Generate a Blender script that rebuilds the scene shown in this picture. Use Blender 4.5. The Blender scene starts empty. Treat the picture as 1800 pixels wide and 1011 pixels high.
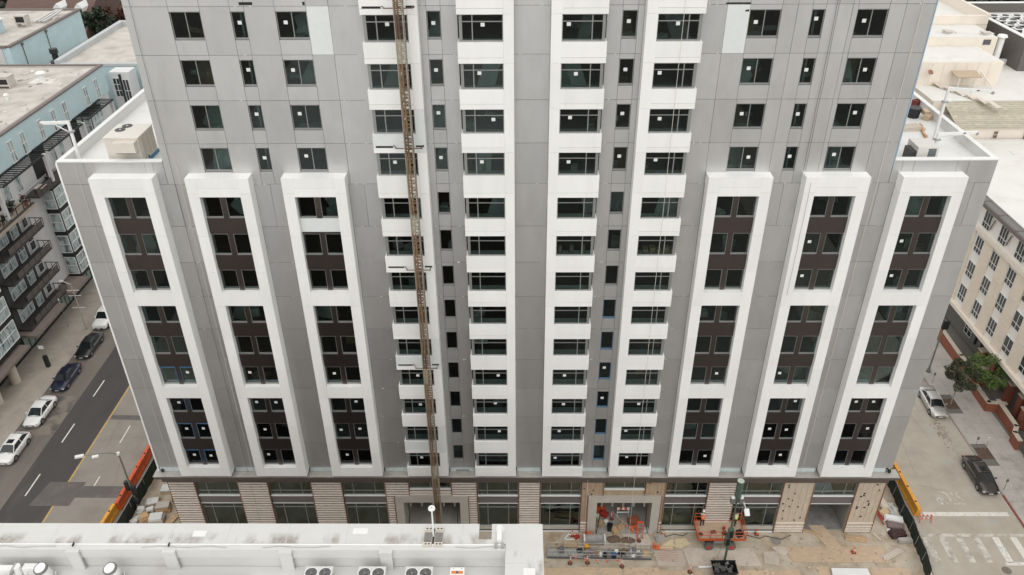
import bpy, bmesh, math, random
from mathutils import Vector, Matrix, Euler
rnd = random.Random(7)
R = math.radians
scene = bpy.context.scene
col = scene.collection

# ------------------------------------------------------------------ camera
cam_d = bpy.data.cameras.new("camera"); cam = bpy.data.objects.new("camera", cam_d); col.objects.link(cam)
cam_d.sensor_width = 36.0; cam_d.lens = 1412.72 / 1800 * 36; cam_d.clip_start = 0.5; cam_d.clip_end = 2000
rt = Vector((0.999958, 0.0071627, -0.0057067)); up = Vector((0.0009624, 0.5374972, 0.8432650)); fw = Vector((-0.0091074, 0.8432351, -0.5374678))
cam.matrix_world = Matrix(((rt.x, up.x, -fw.x, 0.0), (rt.y, up.y, -fw.y, -52.0), (rt.z, up.z, -fw.z, 60.7), (0, 0, 0, 1)))
scene.camera = cam

# ------------------------------------------------------------------ sky and sun (bright overcast)
SUN_EL, SUN_AZ = 48.0, 184.0            # azimuth measured clockwise from +Y (north)
world = bpy.data.worlds.new("World"); scene.world = world; world.use_nodes = True
wn = world.node_tree; wn.nodes.clear()
sky = wn.nodes.new("ShaderNodeTexSky"); sky.sky_type = 'NISHITA'; sky.sun_disc = False
sky.sun_elevation = R(SUN_EL); sky.sun_rotation = R(SUN_AZ); sky.air_density = 1.0; sky.dust_density = 4.0; sky.ozone_density = 1.0
hs = wn.nodes.new("ShaderNodeHueSaturation"); hs.inputs["Saturation"].default_value = 0.16
bg = wn.nodes.new("ShaderNodeBackground"); bg.inputs["Strength"].default_value = 0.15
wo = wn.nodes.new("ShaderNodeOutputWorld")
wn.links.new(sky.outputs[0], hs.inputs["Color"]); cloud = wn.nodes.new("ShaderNodeMix"); cloud.data_type = 'RGBA'; cloud.inputs[0].default_value = 0.85; cloud.inputs[7].default_value = (6.0, 5.97, 5.9, 1)   # even overcast veil
wn.links.new(hs.outputs[0], cloud.inputs[6]); wn.links.new(cloud.outputs[2], bg.inputs["Color"]); wn.links.new(bg.outputs[0], wo.inputs["Surface"])
sun_d = bpy.data.lights.new("sun", 'SUN'); sun_d.energy = 0.5; sun_d.angle = R(60); sun_d.color = (1.0, 0.98, 0.95)
sun = bpy.data.objects.new("sun", sun_d); col.objects.link(sun)
sd = Vector((math.sin(R(SUN_AZ)) * math.cos(R(SUN_EL)), math.cos(R(SUN_AZ)) * math.cos(R(SUN_EL)), math.sin(R(SUN_EL))))
sun.rotation_euler = sd.to_track_quat('Z', 'Y').to_euler(); sun.location = (0, 0, 120)
vs = scene.view_settings; vs.view_transform = 'Standard'; vs.look = 'None'; vs.exposure = 0.47; vs.gamma = 1.0
scene.cycles.transparent_max_bounces = 16; scene.cycles.max_bounces = 8

# ------------------------------------------------------------------ helpers
WL = {}
class MB:
    """collects boxes, prisms and tubes; build() links them as one mesh object"""
    def __init__(s): s.v = []; s.f = []
    def add(s, vs, fs):
        n = len(s.v); s.v += [tuple(p) for p in vs]; s.f += [tuple(i + n for i in f) for f in fs]; return s
    def box(s, x0, x1, y0, y1, z0, z1):
        return s.add([(x0,y0,z0),(x1,y0,z0),(x1,y1,z0),(x0,y1,z0),(x0,y0,z1),(x1,y0,z1),(x1,y1,z1),(x0,y1,z1)],
                     [(0,3,2,1),(4,5,6,7),(0,1,5,4),(1,2,6,5),(2,3,7,6),(3,0,4,7)])
    def obox(s, c, sz, rot=(0,0,0)):
        m = Euler(rot).to_matrix(); hx, hy, hz = sz[0]/2, sz[1]/2, sz[2]/2; c = Vector(c)
        pts = [c + m @ Vector((a*hx, b*hy, d*hz)) for d in (-1,1) for (a,b) in ((-1,-1),(1,-1),(1,1),(-1,1))]
        return s.add(pts, [(0,3,2,1),(4,5,6,7),(0,1,5,4),(1,2,6,5),(2,3,7,6),(3,0,4,7)])
    def cyl(s, p0, p1, r0, r1=None, n=10, caps=True):
        r1 = r0 if r1 is None else r1; p0 = Vector(p0); p1 = Vector(p1); d = (p1-p0).normalized()
        a = d.orthogonal().normalized(); b = d.cross(a)
        pts = []
        for p, r in ((p0,r0),(p1,r1)):
            pts += [p + (a*math.cos(2*math.pi*i/n) + b*math.sin(2*math.pi*i/n))*r for i in range(n)]
        fs = [(i,(i+1)%n,n+(i+1)%n,n+i) for i in range(n)]
        if caps: fs += [tuple(range(n-1,-1,-1)), tuple(range(n,2*n))]
        return s.add(pts, fs)
    def tube(s, pts, r, n=6):
        for a, b in zip(pts[:-1], pts[1:]): s.cyl(a, b, r, r, n)
        return s
    def prism(s, poly, z0, z1):
        n = len(poly)
        return s.add([(x,y,z0) for x,y in poly] + [(x,y,z1) for x,y in poly],
                     [tuple(range(n-1,-1,-1)), tuple(range(n,2*n))] + [(i,(i+1)%n,n+(i+1)%n,n+i) for i in range(n)])
    def quad(s, a, b, c, d): return s.add([a,b,c,d], [(0,1,2,3)])
    def mesh(s, name, off=(0,0,0), smooth=False):
        me = bpy.data.meshes.new(name); ox, oy, oz = off
        me.from_pydata([(x-ox, y-oy, z-oz) for x,y,z in s.v], [], s.f)
        if smooth: me.polygons.foreach_set("use_smooth", [True]*len(me.polygons))
        me.update(); return me
    def build(s, name, m, parent=None, smooth=False, origin=None):
        if origin is None:
            xs = [p[0] for p in s.v]; ys = [p[1] for p in s.v]; zs = [p[2] for p in s.v]
            origin = ((min(xs)+max(xs))/2, (min(ys)+max(ys))/2, min(zs))
        me = s.mesh(name, origin, smooth)
        for q in (m if isinstance(m, (list, tuple)) else [m]): me.materials.append(q)
        return put(name, me, origin, parent)
def put(name, me, wloc, parent=None):
    o = bpy.data.objects.new(name, me); col.objects.link(o)
    pl = WL.get(parent.name, Vector((0,0,0))) if parent is not None else Vector((0,0,0))
    o.location = Vector(wloc) - pl; WL[o.name] = Vector(wloc)
    if parent is not None: o.parent = parent
    return o
CACHE = {}
def inst(name, key, fn, m, wloc, parent=None):
    """a shared-mesh piece: fn() gives an MB in local coordinates"""
    if key not in CACHE:
        me = fn().mesh(name); me.materials.append(m); CACHE[key] = me
    return put(name, CACHE[key], wloc, parent)
def ibox(name, m, x0, x1, y0, y1, z0, z1, parent=None):
    sx, sy, sz = x1-x0, y1-y0, z1-z0
    key = (name, m.name, round(sx,3), round(sy,3), round(sz,3))
    return inst(name, key, lambda: MB().box(-sx/2, sx/2, 0, sy, 0, sz), m, ((x0+x1)/2, y0, z0), parent)
def tag(o, label=None, cat=None, group=None, kind=None):
    if label: o["label"] = label
    if cat: o["category"] = cat
    if group: o["group"] = group
    if kind: o["kind"] = kind
    return o
def thing(name, label, cat, loc=(0,0,0), group=None, local=False):
    o = bpy.data.objects.new(name, None); col.objects.link(o); o.location = loc; o.empty_display_size = 0.3
    WL[o.name] = Vector((0,0,0)) if local else Vector(loc)
    return tag(o, label, cat, group)
def struct(o): o["kind"] = "structure"; return o
def place(o, loc, rz=0.0): o.location = loc; o.rotation_euler = (0, 0, rz); return o
def copy_tree(o, parent=None):
    c = o.copy(); col.objects.link(c); c.parent = parent
    for ch in list(o.children): copy_tree(ch, c)
    return c

# ------------------------------------------------------------------ materials
def srgb(r, g, b):
    f = lambda c: (c/255/12.92) if c/255 <= 0.04045 else ((c/255+0.055)/1.055)**2.4
    return (f(r), f(g), f(b))
MATS = {}
def M(name, c, rough=0.6, metal=0.0, noise=0.0, nscale=1.0, stretch=(1,1,1), var=0.0, bump=0.0, bscale=20.0, spec=0.5, c2=None, c2lo=0.55, c2hi=0.75, c2scale=0.6, coat=0.0, detail=4.0):
    if name in MATS: return MATS[name]
    m = bpy.data.materials.new(name); m.use_nodes = True; nt = m.node_tree; N = nt.nodes; L = nt.links
    b = N["Principled BSDF"]; b.inputs["Roughness"].default_value = rough; b.inputs["Metallic"].default_value = metal
    b.inputs["Specular IOR Level"].default_value = spec; b.inputs["Coat Weight"].default_value = coat; b.inputs["Coat Roughness"].default_value = 0.05
    b.inputs["Base Color"].default_value = (*c, 1)
    out = None
    if noise or c2 or bump or var:
        g = N.new("ShaderNodeNewGeometry"); mp = N.new("ShaderNodeMapping"); mp.inputs["Scale"].default_value = stretch
        L.new(g.outputs["Position"], mp.inputs["Vector"])
        rgb = N.new("ShaderNodeRGB"); rgb.outputs[0].default_value = (*c, 1); out = rgb.outputs[0]
        if c2:
            t = N.new("ShaderNodeTexNoise"); t.inputs["Scale"].default_value = c2scale; t.inputs["Detail"].default_value = 6; t.inputs["Roughness"].default_value = 0.62
            L.new(mp.outputs[0], t.inputs["Vector"])
            mr = N.new("ShaderNodeMapRange"); mr.inputs["From Min"].default_value = c2lo; mr.inputs["From Max"].default_value = c2hi; L.new(t.outputs["Fac"], mr.inputs["Value"])
            mx = N.new("ShaderNodeMix"); mx.data_type = 'RGBA'; L.new(mr.outputs[0], mx.inputs[0]); L.new(out, mx.inputs[6]); mx.inputs[7].default_value = (*c2, 1); out = mx.outputs[2]
        if noise or var:
            val = None
            if noise:
                t = N.new("ShaderNodeTexNoise"); t.inputs["Scale"].default_value = nscale; t.inputs["Detail"].default_value = detail; t.inputs["Roughness"].default_value = 0.6
                L.new(mp.outputs[0], t.inputs["Vector"])
                mr = N.new("ShaderNodeMapRange"); mr.inputs["From Min"].default_value = 0.25; mr.inputs["From Max"].default_value = 0.75
                mr.inputs["To Min"].default_value = 1-noise; mr.inputs["To Max"].default_value = 1+noise; L.new(t.outputs["Fac"], mr.inputs["Value"]); val = mr.outputs[0]
            if var:
                oi = N.new("ShaderNodeObjectInfo"); m2 = N.new("ShaderNodeMapRange"); m2.inputs["To Min"].default_value = 1-var; m2.inputs["To Max"].default_value = 1+var
                L.new(oi.outputs["Random"], m2.inputs["Value"])
                if val is None: val = m2.outputs[0]
                else:
                    mu = N.new("ShaderNodeMath"); mu.operation = 'MULTIPLY'; L.new(val, mu.inputs[0]); L.new(m2.outputs[0], mu.inputs[1]); val = mu.outputs[0]
            vm = N.new("ShaderNodeVectorMath"); vm.operation = 'SCALE'; L.new(out, vm.inputs[0]); L.new(val, vm.inputs["Scale"]); out = vm.outputs[0]
        if bump:
            t = N.new("ShaderNodeTexNoise"); t.inputs["Scale"].default_value = bscale; t.inputs["Detail"].default_value = 5; L.new(g.outputs["Position"], t.inputs["Vector"])
            bp = N.new("ShaderNodeBump"); bp.inputs["Strength"].default_value = bump; bp.inputs["Distance"].default_value = 0.05; L.new(t.outputs["Fac"], bp.inputs["Height"]); L.new(bp.outputs[0], b.inputs["Normal"])
        L.new(out, b.inputs["Base Color"])
    MATS[name] = m; return m
def glass(name, tint, ior=1.7, rough=0.01, refl=(0.9,0.95,0.95)):
    if name in MATS: return MATS[name]
    m = bpy.data.materials.new(name); m.use_nodes = True; nt = m.node_tree; nt.nodes.clear(); N = nt.nodes; L = nt.links
    o = N.new("ShaderNodeOutputMaterial"); t = N.new("ShaderNodeBsdfTransparent"); t.inputs[0].default_value = (*tint, 1)
    g = N.new("ShaderNodeBsdfGlossy"); g.inputs["Roughness"].default_value = rough; g.inputs["Color"].default_value = (*refl, 1)
    f = N.new("ShaderNodeFresnel"); f.inputs["IOR"].default_value = ior; mx = N.new("ShaderNodeMixShader")
    L.new(f.outputs[0], mx.inputs[0]); L.new(t.outputs[0], mx.inputs[1]); L.new(g.outputs[0], mx.inputs[2]); L.new(mx.outputs[0], o.inputs[0])
    MATS[name] = m; return m

grey = M("grey_metallic_panel", (0.585,0.582,0.574), 0.55, 0.92, 0.05, 0.7, (1,1,0.5), 0.05, c2=(0.53,0.525,0.515), c2scale=0.5, c2lo=0.5, c2hi=0.75)
white = M("white_panel", (0.79,0.785,0.765), 0.45, 0, 0.04, 0.9, (1,1,0.22), 0.03, c2=(0.74,0.73,0.70), c2scale=1.1, c2lo=0.55, c2hi=0.8)
white2 = M("white_membrane", (0.65,0.675,0.665), 0.6, 0, 0.04, 2.0)
alu = M("window_frame_grey", (0.27,0.275,0.265), 0.40, 0.4, 0.08, 2.0)
brown = M("brown_metallic_panel", (0.128,0.109,0.104), 0.42, 1.0, 0.06, 1.0, var=0.05)
pane_m = glass("window_glass", (0.62,0.70,0.69), 1.42)
shop_glass = glass("shop_glass", (0.74,0.85,0.80), 2.0, 0.01, (0.78,0.95,0.9))
sticker_m = M("white_label", (0.70,0.72,0.70), 0.6)
tape = M("blue_masking_film", (0.055,0.15,0.29), 0.4, 0, 0.15, 4.0)
film_m = M("dusty_blue_frame_film", (0.085,0.165,0.26), 0.5, 0, 0.15, 4.0)
slab_m = M("slab_darkened", (0.11,0.105,0.10), 0.8, 0, 0.18, 0.8)  # indoor shade put into the slab colour so lower windows read dark
dry_m = M("drywall", (0.30,0.295,0.28), 0.8, 0, 0.1, 0.7)
joint_m = M("membrane_blue_strip", (0.52,0.60,0.595), 0.5, 0, 0.15, 2.0)
ledge_m = M("ledge_metal", (0.40,0.38,0.35), 0.5, 0.2, 0.15, 1.5, c2=(0.30,0.27,0.24))
fascia_m = M("fascia_brown", (0.13,0.105,0.092), 0.5, 0.3, 0.1, 1.0)
conc = M("portal_concrete", (0.42,0.39,0.34), 0.8, 0, 0.08, 1.2, bump=0.1)
sheath = M("sheathing_darkened", (0.20,0.155,0.125), 0.8, 0, 0.15, 3.0, var=0.03)  # darkened to hold the shadow between the girts
board = M("sheathing_brown_board", (0.36,0.27,0.18), 0.8, 0, 0.22, 3.0, (1,1,0.4), c2=(0.45,0.36,0.26), c2scale=2.0)
slat_m = M("pale_girt", (0.68,0.615,0.55), 0.55, 0, 0.12, 5.0, var=0.06)
rust = M("rusty_edge", (0.26,0.13,0.085), 0.7, 0.2, 0.25, 4.0)
black = M("black_metal", (0.012,0.013,0.014), 0.5, 0, 0.1, 3.0)
dark = M("dark_void", (0.02,0.02,0.02), 0.9)
steel = M("galvanised_steel", (0.42,0.42,0.41), 0.45, 0.6, 0.15, 4.0)
white_paint = M("white_paint", (0.74,0.74,0.72), 0.5, 0, 0.05, 2.0)
orange = M("orange_plastic", (0.62,0.10,0.025), 0.5, 0, 0.12, 2.0, var=0.04)
yellow = M("yellow_plastic", (0.72,0.33,0.035), 0.5, 0, 0.12, 2.0, var=0.04)
red = M("red_paint", (0.40,0.045,0.03), 0.5, 0, 0.2, 4.0)
ply = M("plywood", (0.52,0.39,0.27), 0.8, 0, 0.14, 1.5, (1,3,1), 0.09, c2=(0.44,0.35,0.26), c2scale=0.9)
timber = M("timber", (0.45,0.32,0.19), 0.8, 0, 0.2, 3.0, var=0.12)
card = M("cardboard", (0.48,0.32,0.18), 0.85, 0, 0.1, 3.0, var=0.1)
# ================================================================== SETTING: ground, roads, pavements
asphalt_l = M("asphalt_worn_brown", (0.165,0.142,0.122), 0.9, 0, 0.16, 0.35, (1,0.25,1), c2=(0.115,0.10,0.09), c2scale=0.25, c2lo=0.48, c2hi=0.7, bump=0.25, bscale=14)
asphalt_d = M("asphalt_dark", (0.062,0.055,0.053), 0.85, 0, 0.16, 0.5, (1,0.2,1), c2=(0.10,0.088,0.08), c2scale=0.35, bump=0.2, bscale=14)
asphalt_t = M("asphalt_grey_tan", (0.255,0.228,0.195), 0.9, 0, 0.10, 0.5, c2=(0.20,0.178,0.152), c2scale=0.22, c2lo=0.5, c2hi=0.72, bump=0.2, bscale=14)
road_r = M("concrete_road", (0.40,0.36,0.302), 0.9, 0, 0.09, 0.6, c2=(0.33,0.29,0.24), c2scale=0.2, c2lo=0.5, c2hi=0.75, bump=0.15, bscale=12)
ground_m = M("ground_asphalt", (0.22,0.20,0.175), 0.95, 0, 0.15, 0.15)
site_m = M("site_dirt_concrete", (0.46,0.40,0.315), 0.95, 0, 0.16, 0.8, c2=(0.32,0.245,0.165), c2scale=0.45, c2lo=0.45, c2hi=0.68, bump=0.3, bscale=9)
pave_l = M("pavement_left", (0.37,0.325,0.275), 0.9, 0, 0.14, 0.7, c2=(0.25,0.215,0.18), c2scale=0.4)
pave_r = M("pavement_right", (0.43,0.405,0.37), 0.9, 0, 0.10, 0.8, var=0.05, c2=(0.29,0.27,0.245), c2scale=0.5)
kerb_m = M("kerb_stone", (0.34,0.31,0.28), 0.9, 0, 0.12, 2.0)
mark_w = M("road_paint_white", (0.66,0.63,0.58), 0.8, 0, 0.15, 3.0, c2=(0.36,0.32,0.28), c2scale=1.6, c2lo=0.55, c2hi=0.8)
mark_worn = M("road_paint_worn", (0.56,0.52,0.46), 0.8, 0, 0.15, 3.0, c2=(0.36,0.32,0.275), c2scale=1.4, c2lo=0.42, c2hi=0.6)
mark_y = M("road_paint_yellow", (0.52,0.33,0.075), 0.8, 0, 0.2, 2.0, c2=(0.30,0.22,0.12), c2scale=1.5)
kerb_red = M("kerb_red_paint", (0.27,0.08,0.065), 0.8, 0, 0.2, 3.0)
struct(MB().box(-420,420,-300,560,-0.6,-0.06).build("ground", ground_m))
road_left = struct(MB().box(-55.5,-38.7,-120,190,-0.3,0.0).build("road_left", asphalt_t))
struct(MB().box(-55.5,-51.1,-120,190,-0.2,0.004).build("road_lane_worn", asphalt_l))
struct(MB().box(-51.1,-46.25,-120,190,-0.2,0.0045).build("road_lane_dark", asphalt_d))
for y0 in [y for y in [4.4+7.65*i for i in range(-2, 16)]]:
    ibox("lane_dash", mark_w, -49.67,-49.53, y0, y0+3.0, 0.005, 0.010, road_left)
for y0 in (4.3,12.0,19.7,27.4):
    ibox("lane_dash", mark_w, -43.32,-43.2, y0, y0+2.8, 0.0, 0.006, road_left)
MB().box(-46.18,-46.04,6.3,150,0.0,0.009).build("yellow_line", mark_y, road_left)
MB().box(-46.18,-46.04,-30,3.1,0.0,0.009).build("yellow_line", mark_y, road_left)
patch = M("asphalt_patch", (0.115,0.102,0.094), 0.85, 0, 0.12, 0.8, c2=(0.15,0.135,0.12), c2scale=0.8)
MB().prism([(-48.6,3.1),(-44.6,3.1),(-44.3,6.3),(-48.0,6.3)],0.0,0.0125).build("asphalt_patch", patch, road_left)
MB().prism([(-44.5,4.2),(-39.3,4.15),(-39.3,5.7),(-44.3,5.75)],0.0,0.0115).build("asphalt_patch", patch, road_left)
MB().prism([(-46.0,15.8),(-38.8,15.5),(-38.8,16.35),(-46.0,16.5)],0.0,0.0115).build("asphalt_patch", patch, road_left)
MB().prism([(-55.4,13.0),(-51.2,13.3),(-51.2,19.8),(-55.4,19.8)],0.0,0.0065).build("asphalt_patch", M("asphalt_patch_brown",(0.20,0.17,0.14),0.9,0,0.15,0.9,c2=(0.10,0.088,0.08),c2scale=0.5,c2lo=0.5,c2hi=0.6), road_left)
# cracks sealed in the tan lanes
crack = M("crack_seal", (0.15,0.13,0.11), 0.9)
def wiggly(mb, x0, y0, x1, y1, w, z, n=14, amp=0.25):
    pts = []
    for i in range(n+1):
        t = i/n; pts.append((x0+(x1-x0)*t+rnd.uniform(-amp,amp), y0+(y1-y0)*t+rnd.uniform(-amp,amp)))
    for (a,b),(c,d) in zip(pts[:-1],pts[1:]):
        dx, dy = c-a, d-b; l = math.hypot(dx,dy) or 1; nx, ny = -dy/l*w/2, dx/l*w/2
        mb.quad((a+nx,b+ny,z),(a-nx,b-ny,z),(c-nx,d-ny,z),(c+nx,d+ny,z))
mb = MB()
for a in ((-41.5,18,-41.0,11),(-40.5,13,-45.5,12.4),(-42,9,-41.2,5.8),(-44.8,17,-44.4,11),(-40,10,-41,3)): wiggly(mb,*a,0.022,0.0105,20,0.12)
mb.build("crack_line", crack, road_left)
# left pavement
pl = struct(MB().box(-62.0,-55.65,-120,190,-0.3,0.13).build("pavement_left", pave_l))
MB().box(-55.65,-55.5,-120,190,-0.3,0.135).build("kerb", kerb_m, pl)
# right road, pavement of slabs, kerb
road_right = struct(MB().box(37.2,48.0,-120,190,-0.3,0.0).build("road_right", road_r))
pr = struct(MB().box(48.15,54.6,-120,190,-0.3,0.10).build("pavement_right", M("pavement_joint",(0.16,0.15,0.135),0.9)))
MB().box(48.0,48.15,4.6,190,-0.3,0.13).build("kerb", kerb_m, pr)
MB().box(47.99,48.16,-9,4.6,-0.3,0.134).build("red_kerb", kerb_red, pr)
slab_pits = [(48.35,49.85,17.5,19.2),(48.35,49.75,9.6,11.25)]
for i in range(-4, 28):
    for j in range(3):
        x0 = 48.16+j*1.6; x1 = x0+1.585; y0 = i*1.62+0.5; y1 = y0+1.605
        if j == 0 and any(y0 < q[3] and y1 > q[2] for q in slab_pits): continue
        ibox("paving_slab", pave_r, x0, x1, y0, y1, 0.08, 0.132, pr)
soil = M("tree_pit_soil", (0.11,0.07,0.05), 0.95, 0, 0.3, 4.0, bump=0.5, bscale=8)
for q in slab_pits: MB().box(*q,0.05,0.125).build("tree_pit", soil, pr)
MB().box(52.6,54.4,4.0,9.2,0.05,0.128).build("planting_bed", soil, pr)
# front street and site
struct(MB().box(-38.7,37.2,-20.5,-6.2,-0.3,0.003).build("road_front", asphalt_d))
site = struct(MB().box(-38.6,37.1,-6.2,16,-0.3,0.012).build("site_ground", site_m))
stain = M("oil_stain", (0.26,0.225,0.185), 0.9, 0, 0.2, 1.0)
# crosswalk and stop line on the right road
MB().box(39.2,47.4,2.0,2.5,0,0.008).build("stop_line", mark_w, road_right)
MB().box(37.6,47.8,-0.5,-0.15,0,0.008).build("crosswalk_edge", mark_worn, road_right)
MB().box(44.2,48.0,-3.75,-3.4,0,0.008).build("crosswalk_edge", mark_w, road_right)
for i, x in enumerate((37.9,39.4,41.0,42.6,44.4,46.1)):
    MB().prism([(x,-3.45),(x+0.62,-3.45),(x+0.62,-0.55),(x,-0.55)],0,0.008).build("crosswalk_bar", mark_worn if i < 4 else mark_w, road_right)
fc = bpy.data.curves.new("stop_text", 'FONT'); fc.body = "STOP"; fc.size = 1.0; fc.align_x = 'CENTER'
fo = bpy.data.objects.new("stop_tmp", fc); col.objects.link(fo)
dg = bpy.context.evaluated_depsgraph_get(); tm = bpy.data.meshes.new_from_object(fo.evaluated_get(dg)); bpy.data.objects.remove(fo)
tm.transform(Matrix.Rotation(math.pi,4,'Z') @ Matrix.Diagonal((1.15,2.4,1,1))); tm.materials.clear(); tm.materials.append(mark_worn)
put("stop_lettering", tm, (42.6,5.1,0.009), road_right)
mb = MB()
for a in ((41.2,13,40.6,7),(43.5,19,44.2,13),(40.2,6,43.0,5.2),(46.5,14,46.2,9),(44.8,21,45.1,17)): wiggly(mb,*a,0.022,0.006,20,0.12)
mb.build("crack_line", crack, road_right)
rub = M("rust_stain", (0.17,0.12,0.09), 0.95, 0, 0.3, 5)
mb = MB()
for i in range(170):
    x = rnd.gauss(46.0,0.35); y = rnd.gauss(13.6,1.2); r = rnd.uniform(0.02,0.085)
    mb.add([(x+r*math.cos(a)*rnd.uniform(.6,1.2), y+r*math.sin(a)*rnd.uniform(.6,1.2), 0.006+0.00005*i) for a in [k*math.pi/3 for k in range(6)]], [(0,1,2,3,4,5)])
tag(mb.build("leaf_litter", rub, road_right), kind="stuff")
blue_mark = M("utility_mark_blue", (0.33,0.42,0.42), 0.9, 0, 0.1, 3)
mb = MB()
for (x,y) in ((45.0,14.0),(44.6,9.2),(44.9,-1.9),(45.3,1.2),(45.8,-3.9)):
    for i in range(4): wiggly(mb, x+rnd.uniform(-.3,.3), y+rnd.uniform(-.5,.5), x+rnd.uniform(-.5,.5), y+rnd.uniform(-.6,.6), 0.05, 0.0095+0.0002*i, 5, 0.06)
mb.build("utility_mark", blue_mark, road_right)
MB().cyl((43.9,-4.3,0.0),(43.9,-4.3,0.013),0.42,0.42,20).build("manhole_cover", M("manhole_iron",(0.20,0.17,0.14),0.7,0.3), road_right)
# plywood sheets, board walkways and steel plates laid on the site ground
def sheet(poly, z, m=ply, name="plywood_sheet"): return MB().prism(poly, 0.0 if z < 0.02 else z-0.02, z).build(name, m, site)
conc_sheet = M("pale_board", (0.50,0.44,0.37), 0.85, 0, 0.12, 1.2, var=0.08)
for i, (x0,x1,y0,y1) in enumerate([(1.6,5.0,-6.0,-4.2),(5.05,9.3,-6.0,-4.15),(9.35,12.6,-6.0,-4.1),(12.5,16.5,-5.9,-4.4),(19.2,22.5,-6.1,-4.35),(22.6,25.2,-6.1,-4.3),(26.9,27.9,-6.1,-4.0),(31.6,35.0,-6.0,-4.05)]):
    sheet([(x0,y0),(x1,y0),(x1+rnd.uniform(-.1,.1),y1),(x0+rnd.uniform(-.1,.1),y1+rnd.uniform(-.08,.08))], 0.04+0.004*(i%3))
for i, p in enumerate([[(25.0,-3.5),(33.8,-3.5),(33.6,-1.7),(24.4,-1.75)],[(23.4,-1.75),(24.6,-1.75),(25.0,-2.6),(24.0,-2.7)],[(28.6,-1.9),(30.0,-1.9),(29.0,0.8),(27.6,0.8)],[(22.3,-3.6),(23.6,-3.9),(23.9,-2.3),(22.5,-2.3)]]):
    sheet(p, 0.05+0.005*i, ply if i in (0,2) else conc_sheet)
for i, p in enumerate([[(15.4,-3.9),(22.0,-3.9),(21.6,-1.9),(15.2,-1.9)],[(12.6,-3.9),(15.2,-3.9),(15.0,-2.2),(12.4,-2.2)],[(9.9,-1.6),(12.4,-1.6),(11.9,1.0),(9.6,1.0)]]):
    sheet(p, 0.035+0.005*i, conc_sheet, "ground_board")
tarp = M("pale_yellow_tarp", (0.62,0.52,0.33), 0.7, 0, 0.1, 4)
sheet([(12.9,-1.9),(14.2,-0.9),(15.6,-0.75),(16.0,-1.4),(15.0,-1.9),(14.3,-1.7),(14.2,-2.1)], 0.03, tarp, "crumpled_sheet")
MB().prism([(27.8,-6.1),(31.4,-6.1),(31.3,-4.35),(28.1,-4.3)],0.05,0.30).build("white_cover", white_paint, site)
MB().cyl((24.0,-1.05,0),(24.0,-1.05,0.02),0.5,0.5,22).build("manhole_cover", M("manhole_iron2",(0.27,0.245,0.21),0.8,0.2), site)
# ================================================================== THE TOWER
tower = thing("apartment_tower", "grey apartment tower under construction with white window surrounds and white bays", "building", (0.5, 0.0, 0.0))
FT = [11.14,14.2,17.24,20.3,23.36,26.43,29.5,32.57,35.64,39.03,42.1,45.15,48.22,51.29]
JZ = [t+0.32 for t in FT]; JZ[8] = 36.29
BASE = 8.43
def row(k): return (BASE if k == 0 else JZ[k-1], JZ[k])
WH = 1.78
G = 0.010
PR = random.Random(4)
def panel(x0, x1, z0, z1, m=None, y0=0.0, y1=0.28):
    if z1-z0 < 0.06 or x1-x0 < 0.05: return None
    o = ibox("wall_panel", m or grey, x0+G, x1-G, y0+PR.uniform(-.003,.003), y1, z0+G, z1-G, tower)
    o.rotation_euler = (PR.uniform(-.005,.005), 0, PR.uniform(-.006,.006)); return o
LABEL_RND = random.Random(21)
def sticker(w, x, y, z, s=0.25):
    ibox("sticker", sticker_m, x-s/2, x+s/2, y-0.004, y-0.001, z, z+s*0.92, w)
def frame_mesh(w, h, d=0.10, bars=(), t=0.045, sill=0.13, trans=()):
    mb = MB(); mb.box(-w/2,w/2,0,d,0,sill).box(-w/2,w/2,0,d,h-t,h).box(-w/2,-w/2+t,0,d,sill,h-t).box(w/2-t,w/2,0,d,sill,h-t)
    for bx in bars: mb.box(bx-0.028,bx+0.028,0.01,d-0.01,sill,h-t)
    for (xa,xb,zz) in trans: mb.box(xa,xb,0.012,d-0.012,zz-0.03,zz+0.03)
    return mb
def window(x0, x1, z0, z1, y, bars=(), stick=None, m=None, sill=0.13, name="window"):
    m = m or alu; w, h = x1-x0, z1-z0
    o = inst(name, (name,m.name,round(w,3),round(h,3),bars,sill), lambda: frame_mesh(w,h,bars=bars,sill=sill), m, ((x0+x1)/2,y,z0), tower)
    xs = [-w/2+0.04] + [b for b in bars] + [w/2-0.04]
    for a, b in zip(xs[:-1], xs[1:]):
        ibox("pane", pane_m, (x0+x1)/2+a+0.005, (x0+x1)/2+b-0.005, y+0.045, y+0.055, z0+sill-0.01, z1-0.05, o)
    if stick is not None: sticker(o, x0+w*stick, y+0.045, z0+h*LABEL_RND.uniform(0.48,0.6))
    return o
def win_strip(x0, x1, ks, bars=(), stick=0.5, film=()):
    for k in ks:
        z0, z1 = row(k); a, b = FT[k]-WH, FT[k]
        panel(x0,x1,z0,a); panel(x0,x1,b,z1)
        st = stick(k) if callable(stick) else stick
        window(x0+0.012,x1-0.012,a+0.01,b-0.01,0.07,bars,st, film_m if k in film else None)
def full(x0, x1, ks, zs=None):
    for k in ks: panel(x0,x1,*row(k))
UP = range(9,14); LOW = range(0,9)
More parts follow.
